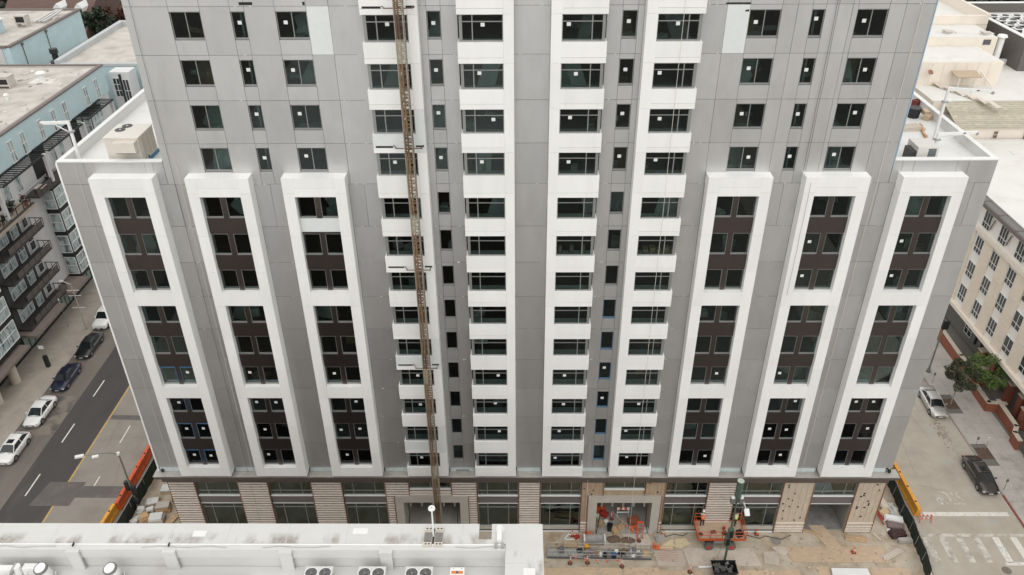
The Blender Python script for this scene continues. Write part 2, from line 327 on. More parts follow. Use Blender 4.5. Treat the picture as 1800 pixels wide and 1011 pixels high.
# upper tower, left and right of the bays
for k in (9,10,11,12,13):
    for (a,b) in ((-24.98,-22.14),(-20.16,-18.25),(-17.34,-15.4),(-13.41,-12.0),(-12.0,-9.89),(11.55,13.06),(13.06,14.5),(16.5,17.48),(17.48,18.4),(19.25,20.91),(20.91,21.24),(23.2,24.23),(24.23,26.05)):
        m = None
        if k == 12 and (a,b) in ((-13.41,-12.0),(13.06,14.5)): m = white2
        panel(a,b,*row(k),m)
win_strip(-22.14,-20.16,UP,(0.0,),None); win_strip(-18.25,-17.34,UP,(),0.5); win_strip(-15.4,-13.41,UP,(0.0,),0.27)
win_strip(14.5,16.5,UP,(0.0,),lambda k: 0.72 if k == 9 else 0.25); win_strip(18.4,19.25,UP,(),0.45); win_strip(21.24,23.2,UP,(0.0,),lambda k: 0.7 if k in (10,11) else 0.3)
# lower wings between the surrounds
for (a,b) in ((-32.42,-30.07),(-25.62,-23.34),(-18.87,-16.6),(-12.13,-9.89),(11.55,13.12),(17.58,19.86),(24.33,26.55),(31.03,33.25)):
    for k in LOW:
        if k == 8 and b-a > 2.2: panel(a,(a+b)/2,*row(k)); panel((a+b)/2,b,*row(k))
        else: panel(a,b,*row(k))
# top strip of the wings above the surrounds
for (a,b) in ((-32.42,-30.6),(-30.6,-29.9),(-29.9,-26.3),(-26.3,-25.75),(-25.75,-24.99),(26.06,26.7),(26.7,27.5),(27.5,30.5),(30.5,31.3),(31.3,33.25)): panel(a,b,36.29,38.0)
# behind the surround tops so that no gap opens
# centre strips
full(-0.32,2.0,range(0,14)); full(-6.3,-5.86,range(0,14)); full(-4.96,-3.9,range(0,14)); full(5.55,6.52,range(0,14)); full(7.5,7.9,range(0,14))
win_strip(-5.86,-4.96,range(0,14),(),lambda k: 0.45 if k >= 9 else None)
win_strip(6.52,7.5,range(0,14),(),lambda k: 0.45 if (k >= 9 or k in (2,3)) else None, film=(0,1,2,3,4,5))
# white bays (spandrels, piers, corner windows)
PF = -0.95
def bay(xo, xi, xp, side, ri):
    """xo outer corner, xi window/pier line, xp pier end; side=-1: open corner on the left"""
    lo, hi = min(xo,xi), max(xo,xi); pl_, ph_ = min(xi,xp), max(xi,xp)
    for k in range(0,14):
        zb = 8.32 if k == 0 else FT[k-1]; zt = FT[k]-1.72
        m = white2 if (ri == 0 and k in (10,4,1)) else white
        if zt-zb > 0.9:
            ibox("spandrel", m, lo, hi, PF, -0.004, zb+0.37, zt, tower); ibox("spandrel", white, lo, hi, PF, -0.004, zb, zb+0.355, tower)
        else: ibox("spandrel", white, lo, hi, PF, -0.004, zb, zt, tower)
        z0 = 8.32 if k == 0 else JZ[k-1]-0.3
        z1 = JZ[k]-0.3
        ibox("pier_panel", m if zt-zb > 0.9 and ri == 0 else white, pl_+0.006, ph_, PF, -0.004, z0+0.005, z1-0.005, tower)
        # corner window: front light with transom, one narrow light at the open corner, return light on the side
        a, b = FT[k]-1.72+0.003, FT[k]-0.003; yw = PF+0.13; h = b-a
        xe = xo - side*0.13; w = abs(xi-xe); cx = (xi+xe)/2
        mxs = xe - side*0.83
        mb = MB(); d = 0.09
        X0, X1 = min(xe,xi), max(xe,xi)
        mb.box(X0,X1,yw,yw+d,a,a+0.11).box(X0,X1,yw,yw+d,b-0.06,b)
        cpost = (xe, xe-side*0.2); mb.box(min(cpost),max(cpost),yw,yw+d,a+0.11,b-0.06)
        ip = (xi, xi+side*0.06); mb.box(min(ip),max(ip),yw,yw+d,a+0.11,b-0.06)
        mb.box(mxs-0.035,mxs+0.035,yw+0.01,yw+d-0.01,a+0.11,b-0.06)
        xa_, xb_ = min(cpost[1],ip[1]), max(cpost[1],ip[1])
        tz = a+h*0.73; mb.box(xa_,xb_,yw+0.014,yw+d-0.014,tz-0.03,tz+0.03)
        # return on the side
        sx0, sx1 = (xe, xe+0.09) if side < 0 else (xe-0.09, xe)
        mb.box(sx0,sx1,yw+d,0.0,a,a+0.11).box(sx0,sx1,yw+d,0.0,b-0.06,b).box(sx0,sx1,-0.07,0.0,a+0.11,b-0.06).box(sx0+0.02,sx1-0.02,yw+d,-0.07,tz-0.03,tz+0.03)
        o = mb.build("corner_window", alu, tower)
        segs = sorted((cpost[1], mxs, ip[1]))
        for s0, s1 in zip(segs[:-1], segs[1:]):
            ibox("pane", pane_m, s0+0.02, s1-0.02, yw+0.04, yw+0.05, a+0.10, tz-0.025, o); ibox("pane", pane_m, s0+0.02, s1-0.02, yw+0.04, yw+0.05, tz+0.025, b-0.05, o)
        ibox("pane", pane_m, sx0+0.04, sx0+0.05, yw+d, -0.07, a+0.10, tz-0.025, o); ibox("pane", pane_m, sx0+0.04, sx0+0.05, yw+d, -0.07, tz+0.025, b-0.05, o)
        if k >= 9 or (k in (0,1,2,3) and (ri+k) % 5 != 1):
            big = max(zip(segs[:-1],segs[1:]), key=lambda t: t[1]-t[0])
            sticker(o, big[0]+(big[1]-big[0])*LABEL_RND.choice((0.2,0.35,0.5,0.65)), yw+0.04, a+0.11+0.5*h+LABEL_RND.uniform(-.12,.04))
bay(-9.89,-6.95,-6.3,-1,0); bay(-3.9,-1.0,-0.32,-1,1); bay(5.55,2.68,2.0,1,2); bay(11.55,8.62,7.9,1,3)
# white surrounds with brown infill and paired windows
def surround(cx, fi):
    x0, x1, oa, ob = cx-2.23, cx+2.23, cx-1.45, cx+1.45
    zs = [8.3]+[JZ[k]-0.3 for k in range(0,8)]+[36.0,37.15]
    for a, b in zip(zs[:-1], zs[1:]):
        ibox("surround_panel", white, x0, oa-0.004, PF, -0.004, a+0.005, b-0.005, tower); ibox("surround_panel", white, ob+0.004, x1, PF, -0.004, a+0.005, b-0.005, tower)
    bands = [(8.3,FT[0]-1.80),(FT[2]+0.08,FT[3]-1.80),(FT[5]+0.08,FT[6]-1.80),(FT[8]+0.08,37.15)]
    for i, (a, b) in enumerate(bands):
        if i == 3:
            ibox("surround_panel", white, oa, ob, PF, -0.004, a, 36.39, tower); ibox("surround_panel", white, oa, ob, PF, -0.004, 36.4, b-0.005, tower)
        else: ibox("surround_panel", white, oa, ob, PF, -0.004, a, b, tower)
    yb = -0.58
    for g in range(3):
        ks = (3*g,3*g+1,3*g+2)
        for k in ks:
            a, b = FT[k]-1.795, FT[k]
            if k != ks[2]:
                top = FT[k+1]-1.795
                mm = white2 if (fi == 2 and k == 7) else brown
                ibox("spandrel_panel", mm, oa+0.003, ob-0.003, yb, yb+0.15, b+0.18, top-0.004, tower)
                ibox("spandrel_trim", brown, oa+0.003, ob-0.003, yb+0.03, yb+0.18, b+0.004, b+0.175, tower)
            else: ibox("spandrel_trim", brown, oa+0.003, ob-0.003, yb+0.03, yb+0.18, b+0.004, b+0.076, tower)
            ibox("mullion_panel", brown, cx-0.18, cx+0.18, yb+0.0, yb+0.12, a, b+0.1 if k == ks[2] else b+0.004, tower)
            film = fi == 0 and k in (0,1,2,3)
            for s in (-1,1):
                xa, xb = (oa+0.004,cx-0.182) if s < 0 else (cx+0.182,ob-0.004)
                st = None
                if k in (0,1,2,3) and LABEL_RND.random() < 0.5: st = LABEL_RND.choice((0.4,0.55))
                elif k in (7,6) and fi in (4,5) and s < 0: st = 0.45
                window(xa, xb, a+0.004, b, yb+0.05, (), st, sill=0.15)
                if film:
                    ibox("blue_tape", tape, xa, xb, yb+0.035, yb+0.045, b-0.10, b-0.01, tower)
                    ibox("blue_tape", tape, (xb-0.06 if s < 0 else xa), (xb if s < 0 else xa+0.06), yb+0.03, yb+0.034, a+0.15, b-0.11, tower)
    return
for i, c in enumerate((-27.84,-21.1,-14.37,15.36,22.1,28.79)): surround(c, i)
# ledge, blue strip, fascia at the foot of the tower
segs = [(-32.42,-30.07),(-25.62,-23.34),(-18.87,-16.6),(-12.13,-9.89),(-6.3,-3.9),(-0.32,2.0),(5.55,7.9),(11.55,13.12),(17.58,19.86),(24.33,26.55),(31.03,33.25)]
for (a,b) in segs: ibox("membrane_strip", joint_m, a+0.1, b-0.1 if b < 33 else b-0.6, -0.03, 0.2, 8.0, 8.42, tower)
MB().box(-32.8,33.75,-0.74,0.3,7.93,7.99).build("ledge", ledge_m, tower)
MB().box(-32.78,33.73,-0.70,0.25,7.62,7.927).build("fascia", fascia_m, tower)
MB().box(-32.4,33.2,-0.25,0.4,6.82,7.615).build("soffit_beam", fascia_m, tower)
for x in (-32.1,33.0): ibox("ledge_bracket", black, x-0.1, x+0.1, -0.2, 0.0, 8.0, 8.3, tower)
MB().box(-5.7,-4.5,-0.08,-0.035,8.1,8.24).build("strip_vent", alu, tower)
# white corner trims on the wings
MB().box(-32.56,-32.425,-0.03,0.4,8.0,37.9).build("corner_trim", white, tower); 
MB().box(-32.425,-32.3,0.30,18,8.0,37.4).build("side_wall", white, tower); MB().box(33.13,33.255,0.30,18,8.0,37.4).build("side_wall", white, tower)
MB().box(-25.1,-24.985,0.3,18,37.4,52.4).build("side_wall", grey, tower); MB().box(26.055,26.17,0.3,18,37.4,52.4).build("side_wall", grey, tower)
MB().box(26.055,26.12,-0.03,0.3,37.5,51.6).build("corner_trim", M("blue_edge_film",(0.30,0.45,0.58),0.5), tower)
MB().box(-32.4,33.2,17.8,18.1,0,37.4).build("rear_wall", grey, tower); MB().box(-25,26.1,17.8,18.1,37.4,52.4).build("rear_wall", grey, tower)
# wing roofs with parapet and white coping
roof_w = M("white_roof_membrane", (0.72,0.72,0.70), 0.55, 0, 0.05, 0.5, c2=(0.62,0.61,0.58), c2scale=0.4)
for (a,b,s) in ((-32.42,-25.12,-1),(26.19,33.25,1)):
    MB().box(a,b,0.3,17.8,37.0,37.3).build("wing_roof", roof_w, tower)
    xo = a if s < 0 else b
    x0, x1 = (xo-0.03,xo+0.30) if s < 0 else (xo-0.30,xo+0.03)
    mb = MB(); mb.box(x0+0.04,x1-0.04,0.30,17.75,37.3,38.0); mb.box(a if s > 0 else x1-0.04, b if s < 0 else x0+0.04, 0.30,0.42,37.3,38.0); mb.build("parapet", roof_w, tower)
    mb = MB(); mb.box(x0-0.03,x1,0.42,17.8,38.005,38.07); mb.box(min(a,x0-0.03) if s < 0 else a-0.1, max(b,x1+0.03) if s > 0 else b+0.1, -0.06,0.42,38.005,38.075); mb.build("coping", white_paint, tower)
MB().box(-25,26.1,0,18,52.4,52.7).build("roof_slab", roof_w, tower)
# floors and partitions inside (slab colours carry the window brightness: darkened below, lightened in the upper storeys)
light_slab_m = M("slab_lightened", (0.44,0.43,0.40), 0.8, 0, 0.2, 0.9)
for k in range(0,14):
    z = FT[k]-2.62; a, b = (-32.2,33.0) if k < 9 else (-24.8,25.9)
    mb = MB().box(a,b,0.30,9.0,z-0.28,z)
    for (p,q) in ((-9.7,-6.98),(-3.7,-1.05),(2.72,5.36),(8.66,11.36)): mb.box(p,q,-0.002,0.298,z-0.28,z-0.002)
    mb.build("floor_slab", slab_m if k < 9 else light_slab_m, tower)
MB().box(-32.2,33.0,9.0,9.15,8.0,37.2).build("interior_wall", dry_m, tower); MB().box(-24.8,25.9,9.0,9.15,37.3,52.3).build("interior_wall", dry_m, tower)
for x in (-24.5,-17.7,-11.0,-4.6,0.85,6.0,12.3,18.75,25.4): MB().box(x-0.07,x+0.07,0.31,8.99,8.1,52.2 if -24.8 < x < 25.9 else 37.0).build("partition_wall", dry_m, tower)
# exposed slots in the first bay where the mast ties run
for z in (48.60,39.42,29.90,20.72):
    ibox("exposed_slot", dark, -9.72, -8.55, PF-0.012, PF-0.002, z, z+0.13, tower); ibox("exposed_slot", dark, -7.0, -6.45, PF-0.012, PF-0.002, z+0.04, z+0.17, tower)
for (x0,x1,z0,z1) in ((-17.6,-16.75,48.62,48.8),(12.95,14.5,48.56,48.66),(14.2,14.45,48.1,48.56),(-13.6,-13.45,48.6,48.8)): ibox("exposed_slot", dark, x0, x1, -0.014, -0.003, z0, z1, tower)
# white shim clips at the panel joints
cr = random.Random(5)
clip_x = [(-12.1,-10.0),(-6.2,-5.9),(-4.9,-4.0),(-0.2,1.9),(5.7,6.4),(11.7,13.0),(17.7,19.8),(24.4,26.4),(-25.5,-23.4),(-18.7,-16.7)]
for k in range(0,13):
    for (a,b) in clip_x:
        if b-a > 2 and k > 8 and abs(a) > 13: continue
        for _ in range(cr.choice((0,1,1,2))):
            x = cr.uniform(a+0.05,b-0.2); ibox("joint_clip", sticker_m, x, x+0.09, -0.02, -0.002, JZ[k]-0.025, JZ[k]+0.03, tower)

# ------------------------------------------------------------------ podium
COLS = [(-32.05,-29.66,'s'),(-25.68,-22.97,'s'),(-18.99,-16.22,'s'),(-12.26,-10.1,'s'),(-6.2,-3.9,'s'),(-0.07,1.87,'s'),(5.68,7.66,'b'),(11.49,13.31,'b'),(17.22,19.68,'s'),(24.01,26.78,'p'),(30.68,33.18,'p')]
panel_tan = M("sheathing_tan_board", (0.47,0.40,0.31), 0.8, 0, 0.14, 3.0, (1,1,0.4), c2=(0.38,0.31,0.23), c2scale=1.5)
pr_ = random.Random(3)
for (a,b,t) in COLS:
    if t == 'b':      # beside the portals: jamb over the full height, wide above
        pass
    m = {'s':sheath,'b':board,'p':panel_tan}[t]
    ca, cb = a, b
    cut = {-12.26:(-12.26,-11.47), -6.2:(-4.73,-3.9), 5.68:(5.68,6.34), 11.49:(13.0,13.31)}.get(a)
    if cut:
        ibox("column_sheathing", m, a, b, 0.0, 0.4, 4.96, 6.81, tower); ibox("column_sheathing", m, cut[0], cut[1], 0.0, 0.4, 0.0, 4.955, tower)
        for x in (ca-0.03, cb-0.03): ibox("column_angle", rust, x, x+0.06, -0.09, 0.0, 4.97, 6.81, tower)
        x = a if cut[0] == a else b; ibox("column_angle", rust, x-0.03, x+0.03, -0.09, 0.0, 0.02, 4.96, tower)
    else:
        ibox("column_sheathing", m, ca, cb, 0.0, 0.4, 0.0, 6.81, tower)
        for x in (ca-0.03, cb-0.03): ibox("column_angle", rust, x, x+0.06, -0.09, 0.0, 0.02, 6.81, tower)
    if t == 's': zl = [0.25+0.31*i for i in range(21)]
    else: zl = [0.2,0.52,0.84,1.3]
    for z in zl:
        ga, gb = cut if (cut and z < 4.9) else (a,b)
        ibox("girt", slat_m, ga+0.04, gb-0.04, -0.12, -0.012, z, z+0.10, tower)
    if t == 's' and not cut:
        for q in range(1,6): x = a+(b-a)*q/6; ibox("furring_strip", rust, x-0.025, x+0.025, -0.011, -0.001, 0.1, 6.75, tower)
    if t != 's':
        for i in range(1,5):
            x = a+(b-a)*i/5; ibox("board_joint", rust, x-0.008, x+0.008, -0.006, -0.001, 1.45, 6.75, tower)
    n = 14 if t == 's' else 12
    for _ in range(n+8 if t == 's' else n):
        x = pr_.uniform(a+0.15,b-0.35)
        z = (0.25+0.31*pr_.randrange(1,21)-0.15) if t == 's' else pr_.uniform(1.6,6.5)
        if cut and z < 5.0: continue
        ibox("wall_clip", black, x, x+pr_.choice((0.11,0.16,0.26) if t == 's' else (0.09,0.12,0.16)), -0.05, -0.004, z, z+0.11 if t == 's' else z+0.13, tower)
def shopwin(x0, x1, z0, z1, y, bars, trans=None, nm="shop_window"):
    mb = MB(); t = 0.07; mb.box(x0,x1,y,y+0.12,z0,z0+t).box(x0,x1,y,y+0.12,z1-t,z1).box(x0,x0+t,y,y+0.12,z0+t,z1-t).box(x1-t,x1,y,y+0.12,z0+t,z1-t)
    for b in bars: mb.box(b-0.03,b+0.03,y+0.005,y+0.115,z0+t,z1-t)
    if trans: mb.box(x0+t,x1-t,y+0.008,y+0.112,trans-0.04,trans+0.04)
    o = mb.build(nm, alu, tower); xs = [x0+t]+list(bars)+[x1-t]
    for a, b in zip(xs[:-1], xs[1:]):
        if trans: ibox("pane", shop_glass, a+0.03, b-0.03, y+0.05, y+0.06, z0+t, trans-0.04, o); ibox("pane", shop_glass, a+0.03, b-0.03, y+0.05, y+0.06, trans+0.04, z1-t, o)
        else: ibox("pane", shop_glass, a+0.03, b-0.03, y+0.05, y+0.06, z0+t, z1-t, o)
    return o
BAYS = [(-29.6,-25.74),(-22.91,-19.05),(-16.16,-12.32),(-3.84,-0.13),(1.93,5.62),(13.37,17.16),(19.74,23.95),(26.84,30.62)]
pod_grey = M("podium_grey_panel", (0.19,0.175,0.17), 0.45, 0.5, 0.06, 1.0)
for i, (a,b) in enumerate(BAYS):
    b1, b2 = a+(b-a)*0.24, a+(b-a)*0.76
    shopwin(a, b, 4.86, 6.80, 0.14, (b1,b2), 5.35)
    ibox("window_ledge", white_paint, a, b, 0.0, 0.3, 4.76, 4.845, tower)
    ibox("podium_spandrel", pod_grey, a, b, 0.06, 0.3, 3.86, 4.75, tower); ibox("window_ledge", white_paint, a, b, 0.02, 0.3, 3.80, 3.85, tower)
    if i != 7:
        shopwin(a, b, 0.74, 3.78, 0.14, (b1,b2), 3.2)
        ibox("window_base", conc, a, b, 0.05, 0.35, 0.30, 0.73, tower); ibox("base_flashing", white_paint, a, b, -0.05, 0.04, 0.05, 0.16, tower)
        ibox("window_base", black, a, b, 0.06, 0.34, 0.16, 0.295, tower)
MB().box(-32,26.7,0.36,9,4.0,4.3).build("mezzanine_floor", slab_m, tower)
MB().box(-32,33,9,9.2,0,7.9).build("podium_interior_wall", dry_m, tower)
MB().box(-32,26.7,0.42,9,0.02,0.06).build("podium_floor", M("podium_floor_concrete",(0.42,0.41,0.37),0.8,0,0.2,1.0), tower)
MB().add([(26.8,0.3,0.05),(30.7,0.3,0.05),(30.7,9,-1.2+1.26),(26.8,9,0.06)],[(0,1,2,3)]).build("garage_floor", M("garage_floor",(0.22,0.21,0.20),0.8,0,0.3,1.5), tower)
for x in (-32.2,33.0): MB().box(x-0.1,x+0.1,0.41,17.8,0,7.9).build("side_wall", sheath, tower)
for x in (26.72,30.74): MB().box(x-0.03,x+0.03,0.41,9,0,3.8).build("garage_wall", dry_m, tower)
# portals
for (a,b,ia,ib) in ((-11.46,-4.74,-10.73,-5.51),(6.35,12.99,7.15,12.22)):
    mb = MB(); mb.box(a,ia,-0.18,3.2,0.0,4.94).box(ib,b,-0.18,3.2,0.0,4.94).box(ia,ib,-0.18,3.2,4.14,4.94); mb.build("entrance_portal", conc, tower)
    MB().box(ia,ib,-0.3,7,0.02,0.075).build("portal_floor", M("portal_floor_concrete",(0.34,0.32,0.29),0.85,0,0.15,1.2), tower)
    MB().box(ia-0.2,ib+0.2,7,7.2,0,4.1).build("portal_rear_wall", dry_m, tower)
    for i in range(5):
        x = ia+0.55+i*(ib-ia-1.1)/4; ibox("ceiling_hanger", steel, x-0.09, x+0.09, 0.5, 0.7, 2.9, 4.13, tower)
    MB().cyl((ia+0.5,0.42,3.75),(ib-0.5,0.42,3.75),0.045,0.045,8).build("hanger_rail", steel, tower)
    wa, wb = (-10.06,-6.26) if a < 0 else (7.72,11.43)
    shopwin(wa, wb, 5.72, 6.80, 0.14, ((wa+wb)/2,), None, "strip_window"); ibox("window_ledge", white_paint, wa, wb, -0.02, 0.3, 5.62, 5.71, tower)
    m = sheath if a < 0 else board
    ibox("column_sheathing", m, wa, wb, 0.03, 0.38, 4.96, 5.615, tower)
    if a < 0:
        for z in (5.02,5.32): ibox("girt", slat_m, wa, wb, -0.10, 0.028, z, z+0.11, tower)
    for x in ((a-0.05,b+0.05)): ibox("column_angle", rust, x-0.03, x+0.03, -0.19, -0.10, 0.02, 4.94, tower)
    for x in (ia+0.35, ib-0.35): MB().tube([(x,0.2,4.0),(x+0.05,0.3,2.2),(x-0.02,0.15,1.3),(x+0.25*(1 if x>ia+1 else -1),-0.25,0.12)],0.035,6).build("conduit", black, tower)
# cardboard boxes and bundles seen through two bay windows
k = 7; z = FT[k]-1.72+0.02
for i in range(5):
    s = rnd.uniform(0.42,0.55); x = 9.1+i*0.5
    o = MB().box(x,x+s*0.85,0.0-0.62,-0.15,z,z+0.42+0.1*(i%2)).build("cardboard_box", card)
    tag(o, "tan cardboard box behind a window of the rightmost bay, "+("leftmost","second","middle","fourth","rightmost")[i]+" of five", "box", "boxes behind the bay window")
for i in range(3):
    x = 3.0+i*0.85
    o = MB().cyl((x,-0.4,z),(x,-0.4,z+0.65),0.2,0.14,10).build("wrapped_bundle", M("bundle_mix",(0.35,0.27,0.21),0.8,0,0.5,9.0))
    tag(o, ("left","middle","right")[i]+" mottled bundle of three standing behind the third bay's window", "bundle", "bundles behind the third bay window")

# clutter added behind tower glass as stand-in light patches; then shop materials
ir = random.Random(77); lite = M("interior_pale_board", (0.80,0.81,0.78), 0.7, 0, 0.08, 2.0); mid_b = M("interior_grey_board", (0.52,0.52,0.50), 0.8, 0, 0.1, 2.0); wood_b = M("interior_wood", (0.40,0.24,0.13), 0.8, 0, 0.15, 3.0)
def clutter(x0, x1, k, y0, p):
    z = FT[k]-2.62+0.003
    if ir.random() > p: return
    for _ in range(ir.choice((1,2,2,3))):
        m = ir.choice((lite,lite,lite,mid_b,mid_b,wood_b) if k >= 8 else (lite,mid_b,mid_b,wood_b)); x = ir.uniform(x0,x1); y = y0+ir.uniform(0.75,1.9)
        t = ir.random()
        if t < 0.4: MB().obox((x,y+0.45,z+1.0),(ir.uniform(0.7,1.6),0.05,2.2),(ir.uniform(-.6,-.15),ir.uniform(-.5,.5),ir.uniform(-.7,.7))).build("light_patch_board", m, tower)
        elif t < 0.75: MB().obox((x,y,z+0.35),(ir.uniform(.5,1.1),ir.uniform(.4,.8),ir.uniform(.4,.9)),(0,0,ir.uniform(0,1.5))).build("light_patch_box", m, tower)
        else: MB().obox((x,y+0.75,z+0.9),(0.12,2.0,0.3),(ir.uniform(-.6,-.2),0,ir.uniform(-.9,.9))).build("light_patch_plank", m, tower)
for k in range(0,13):
    if k >= 9:
        for (a,b) in ((-22.1,-20.2),(-18.2,-17.4),(-15.3,-13.5),(14.6,16.4),(18.45,19.2),(21.3,23.1)): clutter(a,b,k,0.35,0.95); clutter(a,b,k,0.6,0.5)
    for (a,b) in ((-9.5,-7.0),(-3.6,-1.1),(2.8,5.3),(8.7,11.3)): clutter(a,b,k,0.35,0.85 if k >= 8 else 0.35)
    for (a,b) in ((-5.8,-5.0),(6.6,7.4)): clutter(a,b,k,0.4,0.7 if k >= 8 else 0.2)
    if k < 9:
        for c in (-27.84,-21.1,-14.37,15.36,22.1,28.79):
            for (a,b) in ((c-1.4,c-0.25),(c+0.25,c+1.4)): clutter(a,b,k,0.0,0.55 if c in (-27.84,28.79,22.1) else 0.2)
for (a,b) in BAYS[:-1]:
    for zz in (0.06,4.3):
        for _ in range(3):
            x = ir.uniform(a+0.4,b-0.4); MB().obox((x,ir.uniform(0.9,3.0),zz+0.25),(ir.uniform(.4,1.8),ir.uniform(.2,.6),ir.uniform(.1,.5)),(0,0,ir.uniform(0,3))).build("stored_material", ir.choice((lite,mid_b,mid_b,wood_b)), tower)
# ================================================================== MAST CLIMBER TRACK in front of the first bay
mast = thing("mast_climber_track", "tall rusty lattice mast standing in front of the leftmost white bay", "mast", (-7.32,-1.9,0.0))
mast_a = M("mast_weathered", (0.22,0.15,0.09), 0.6, 0.3, 0.35, 3.0, c2=(0.12,0.07,0.04), c2scale=2.5, var=0.12)
mast_b = M("mast_galvanised", (0.40,0.355,0.26), 0.5, 0.4, 0.2, 3.0, var=0.08)
mast_c = M("mast_rust", (0.13,0.082,0.052), 0.7, 0.2, 0.3, 3.0, var=0.15)
def mast_section():
    mb = MB(); w = 0.26; h = 1.508
    for i in range(6):
        z = 0.04+i*h/6
        mb.box(-w,w,-w-0.02,-w+0.02,z,z+0.045); mb.box(-w,w,w-0.02,w+0.02,z,z+0.045); mb.box(-w-0.02,-w+0.02,-w,w,z,z+0.04); mb.box(w-0.02,w+0.02,-w,w,z,z+0.04)
    for i in range(3):
        a, b = i*h/3, (i+1)*h/3
        mb.cyl((-w,-w,a),(w,-w,b),0.022,0.022,5); mb.cyl((w,w,a),(-w,w,b),0.022,0.022,5); mb.cyl((-w,-w,a),(-w,w,b),0.02,0.02,5); mb.cyl((w,w,a),(w,-w,b),0.02,0.02,5)
    mb.box(-0.06,0.06,-w-0.09,-w-0.02,0,h)
    for i in range(15): mb.box(-0.05,0.05,-w-0.12,-w-0.09,i*h/15,i*h/15+0.045)
    mb.box(-0.21,-0.12,-w-0.05,-w+0.0,0,h)
    return mb
def mast_rails():
    mb = MB(); w = 0.26; h = 1.508
    for sx in (-1,1):
        for sy in (-1,1): mb.cyl((sx*w,sy*w,0),(sx*w,sy*w,h),0.042,0.042,6)
    return mb
rail_a = M("mast_rail_galvanised", (0.36,0.33,0.27), 0.5, 0.4, 0.25, 4.0, var=0.1)
seq = "aaacaabaacaaabcaaacaaabaaacaaabcaab"
for i in range(34):
    m = {'a':mast_a,'b':mast_b,'c':mast_c}[seq[i % len(seq)]]
    o = inst("mast_section", ("mast",m.name), mast_section, m if i < 30 else mast_b, (-7.32,-1.9,0.25+i*1.51), mast); inst("corner_rails", ("mastrail",), mast_rails, rail_a, (-7.32,-1.9,0.25+i*1.51), o)
MB().box(-8.1,-6.5,-2.6,-1.2,0.08,0.25).build("base_plate", steel, mast)
for z in (20.9,30.05,39.6,48.75):
    mb = MB(); mb.cyl((-8.3,-1.52,z),(-6.5,-1.52,z),0.035,0.035,8); mb.cyl((-8.2,-1.52,z),(-8.5,-0.97,z),0.03,0.03,8); mb.cyl((-6.6,-1.52,z),(-6.5,-0.97,z),0.03,0.03,8)
    mb.build("wall_tie", mast_c, mast)
# hanging ropes
def rope(x, y, z0, z1, m, label, r=0.014, sway=0.06):
    pts = [(x+rnd.uniform(-sway,sway)*0.4, y, z1-(z1-z0)*i/9) for i in range(10)]
    tag(MB().tube(pts,r,5).build("hanging_rope", m), label, "rope", "ropes hanging down the facade")
rope_w = M("rope_pale", (0.62,0.57,0.50), 0.8); rope_d = M("rope_dark", (0.06,0.055,0.05), 0.8)
rope(10.15,-1.25,0.3,51.0,rope_w,"pale rope hanging in front of the rightmost white bay",0.016)
rope(25.2,-0.12,8.1,51.0,rope_w,"pale rope hanging left of the rightmost white surround",0.018)
rope(-24.0,-0.12,7.0,38.0,rope_w,"pale rope hanging between the two leftmost surrounds",0.014)
rope(-24.45,-0.10,0.6,51.0,rope_d,"thin dark rope hanging between the two leftmost surrounds",0.011)
rope(19.85,-0.12,37.3,51.0,rope_d,"thin dark rope beside the narrow windows on the right, nearer the tower's centre",0.012)
rope(19.98,-0.12,37.3,51.0,rope_d,"thin dark rope beside the narrow windows on the right, farther from the tower's centre",0.012)
rope(20.2,-1.05,27.5,36.8,rope_d,"dark rope looped down the side of the fifth white surround",0.010)
rope(-31.2,-0.1,8.1,37.9,rope_w,"pale rope hanging left of the leftmost white surround",0.012)
rope(6.1,-0.6,0.2,12.0,rope_w,"short pale rope hanging beside the third bay down to the site",0.014)

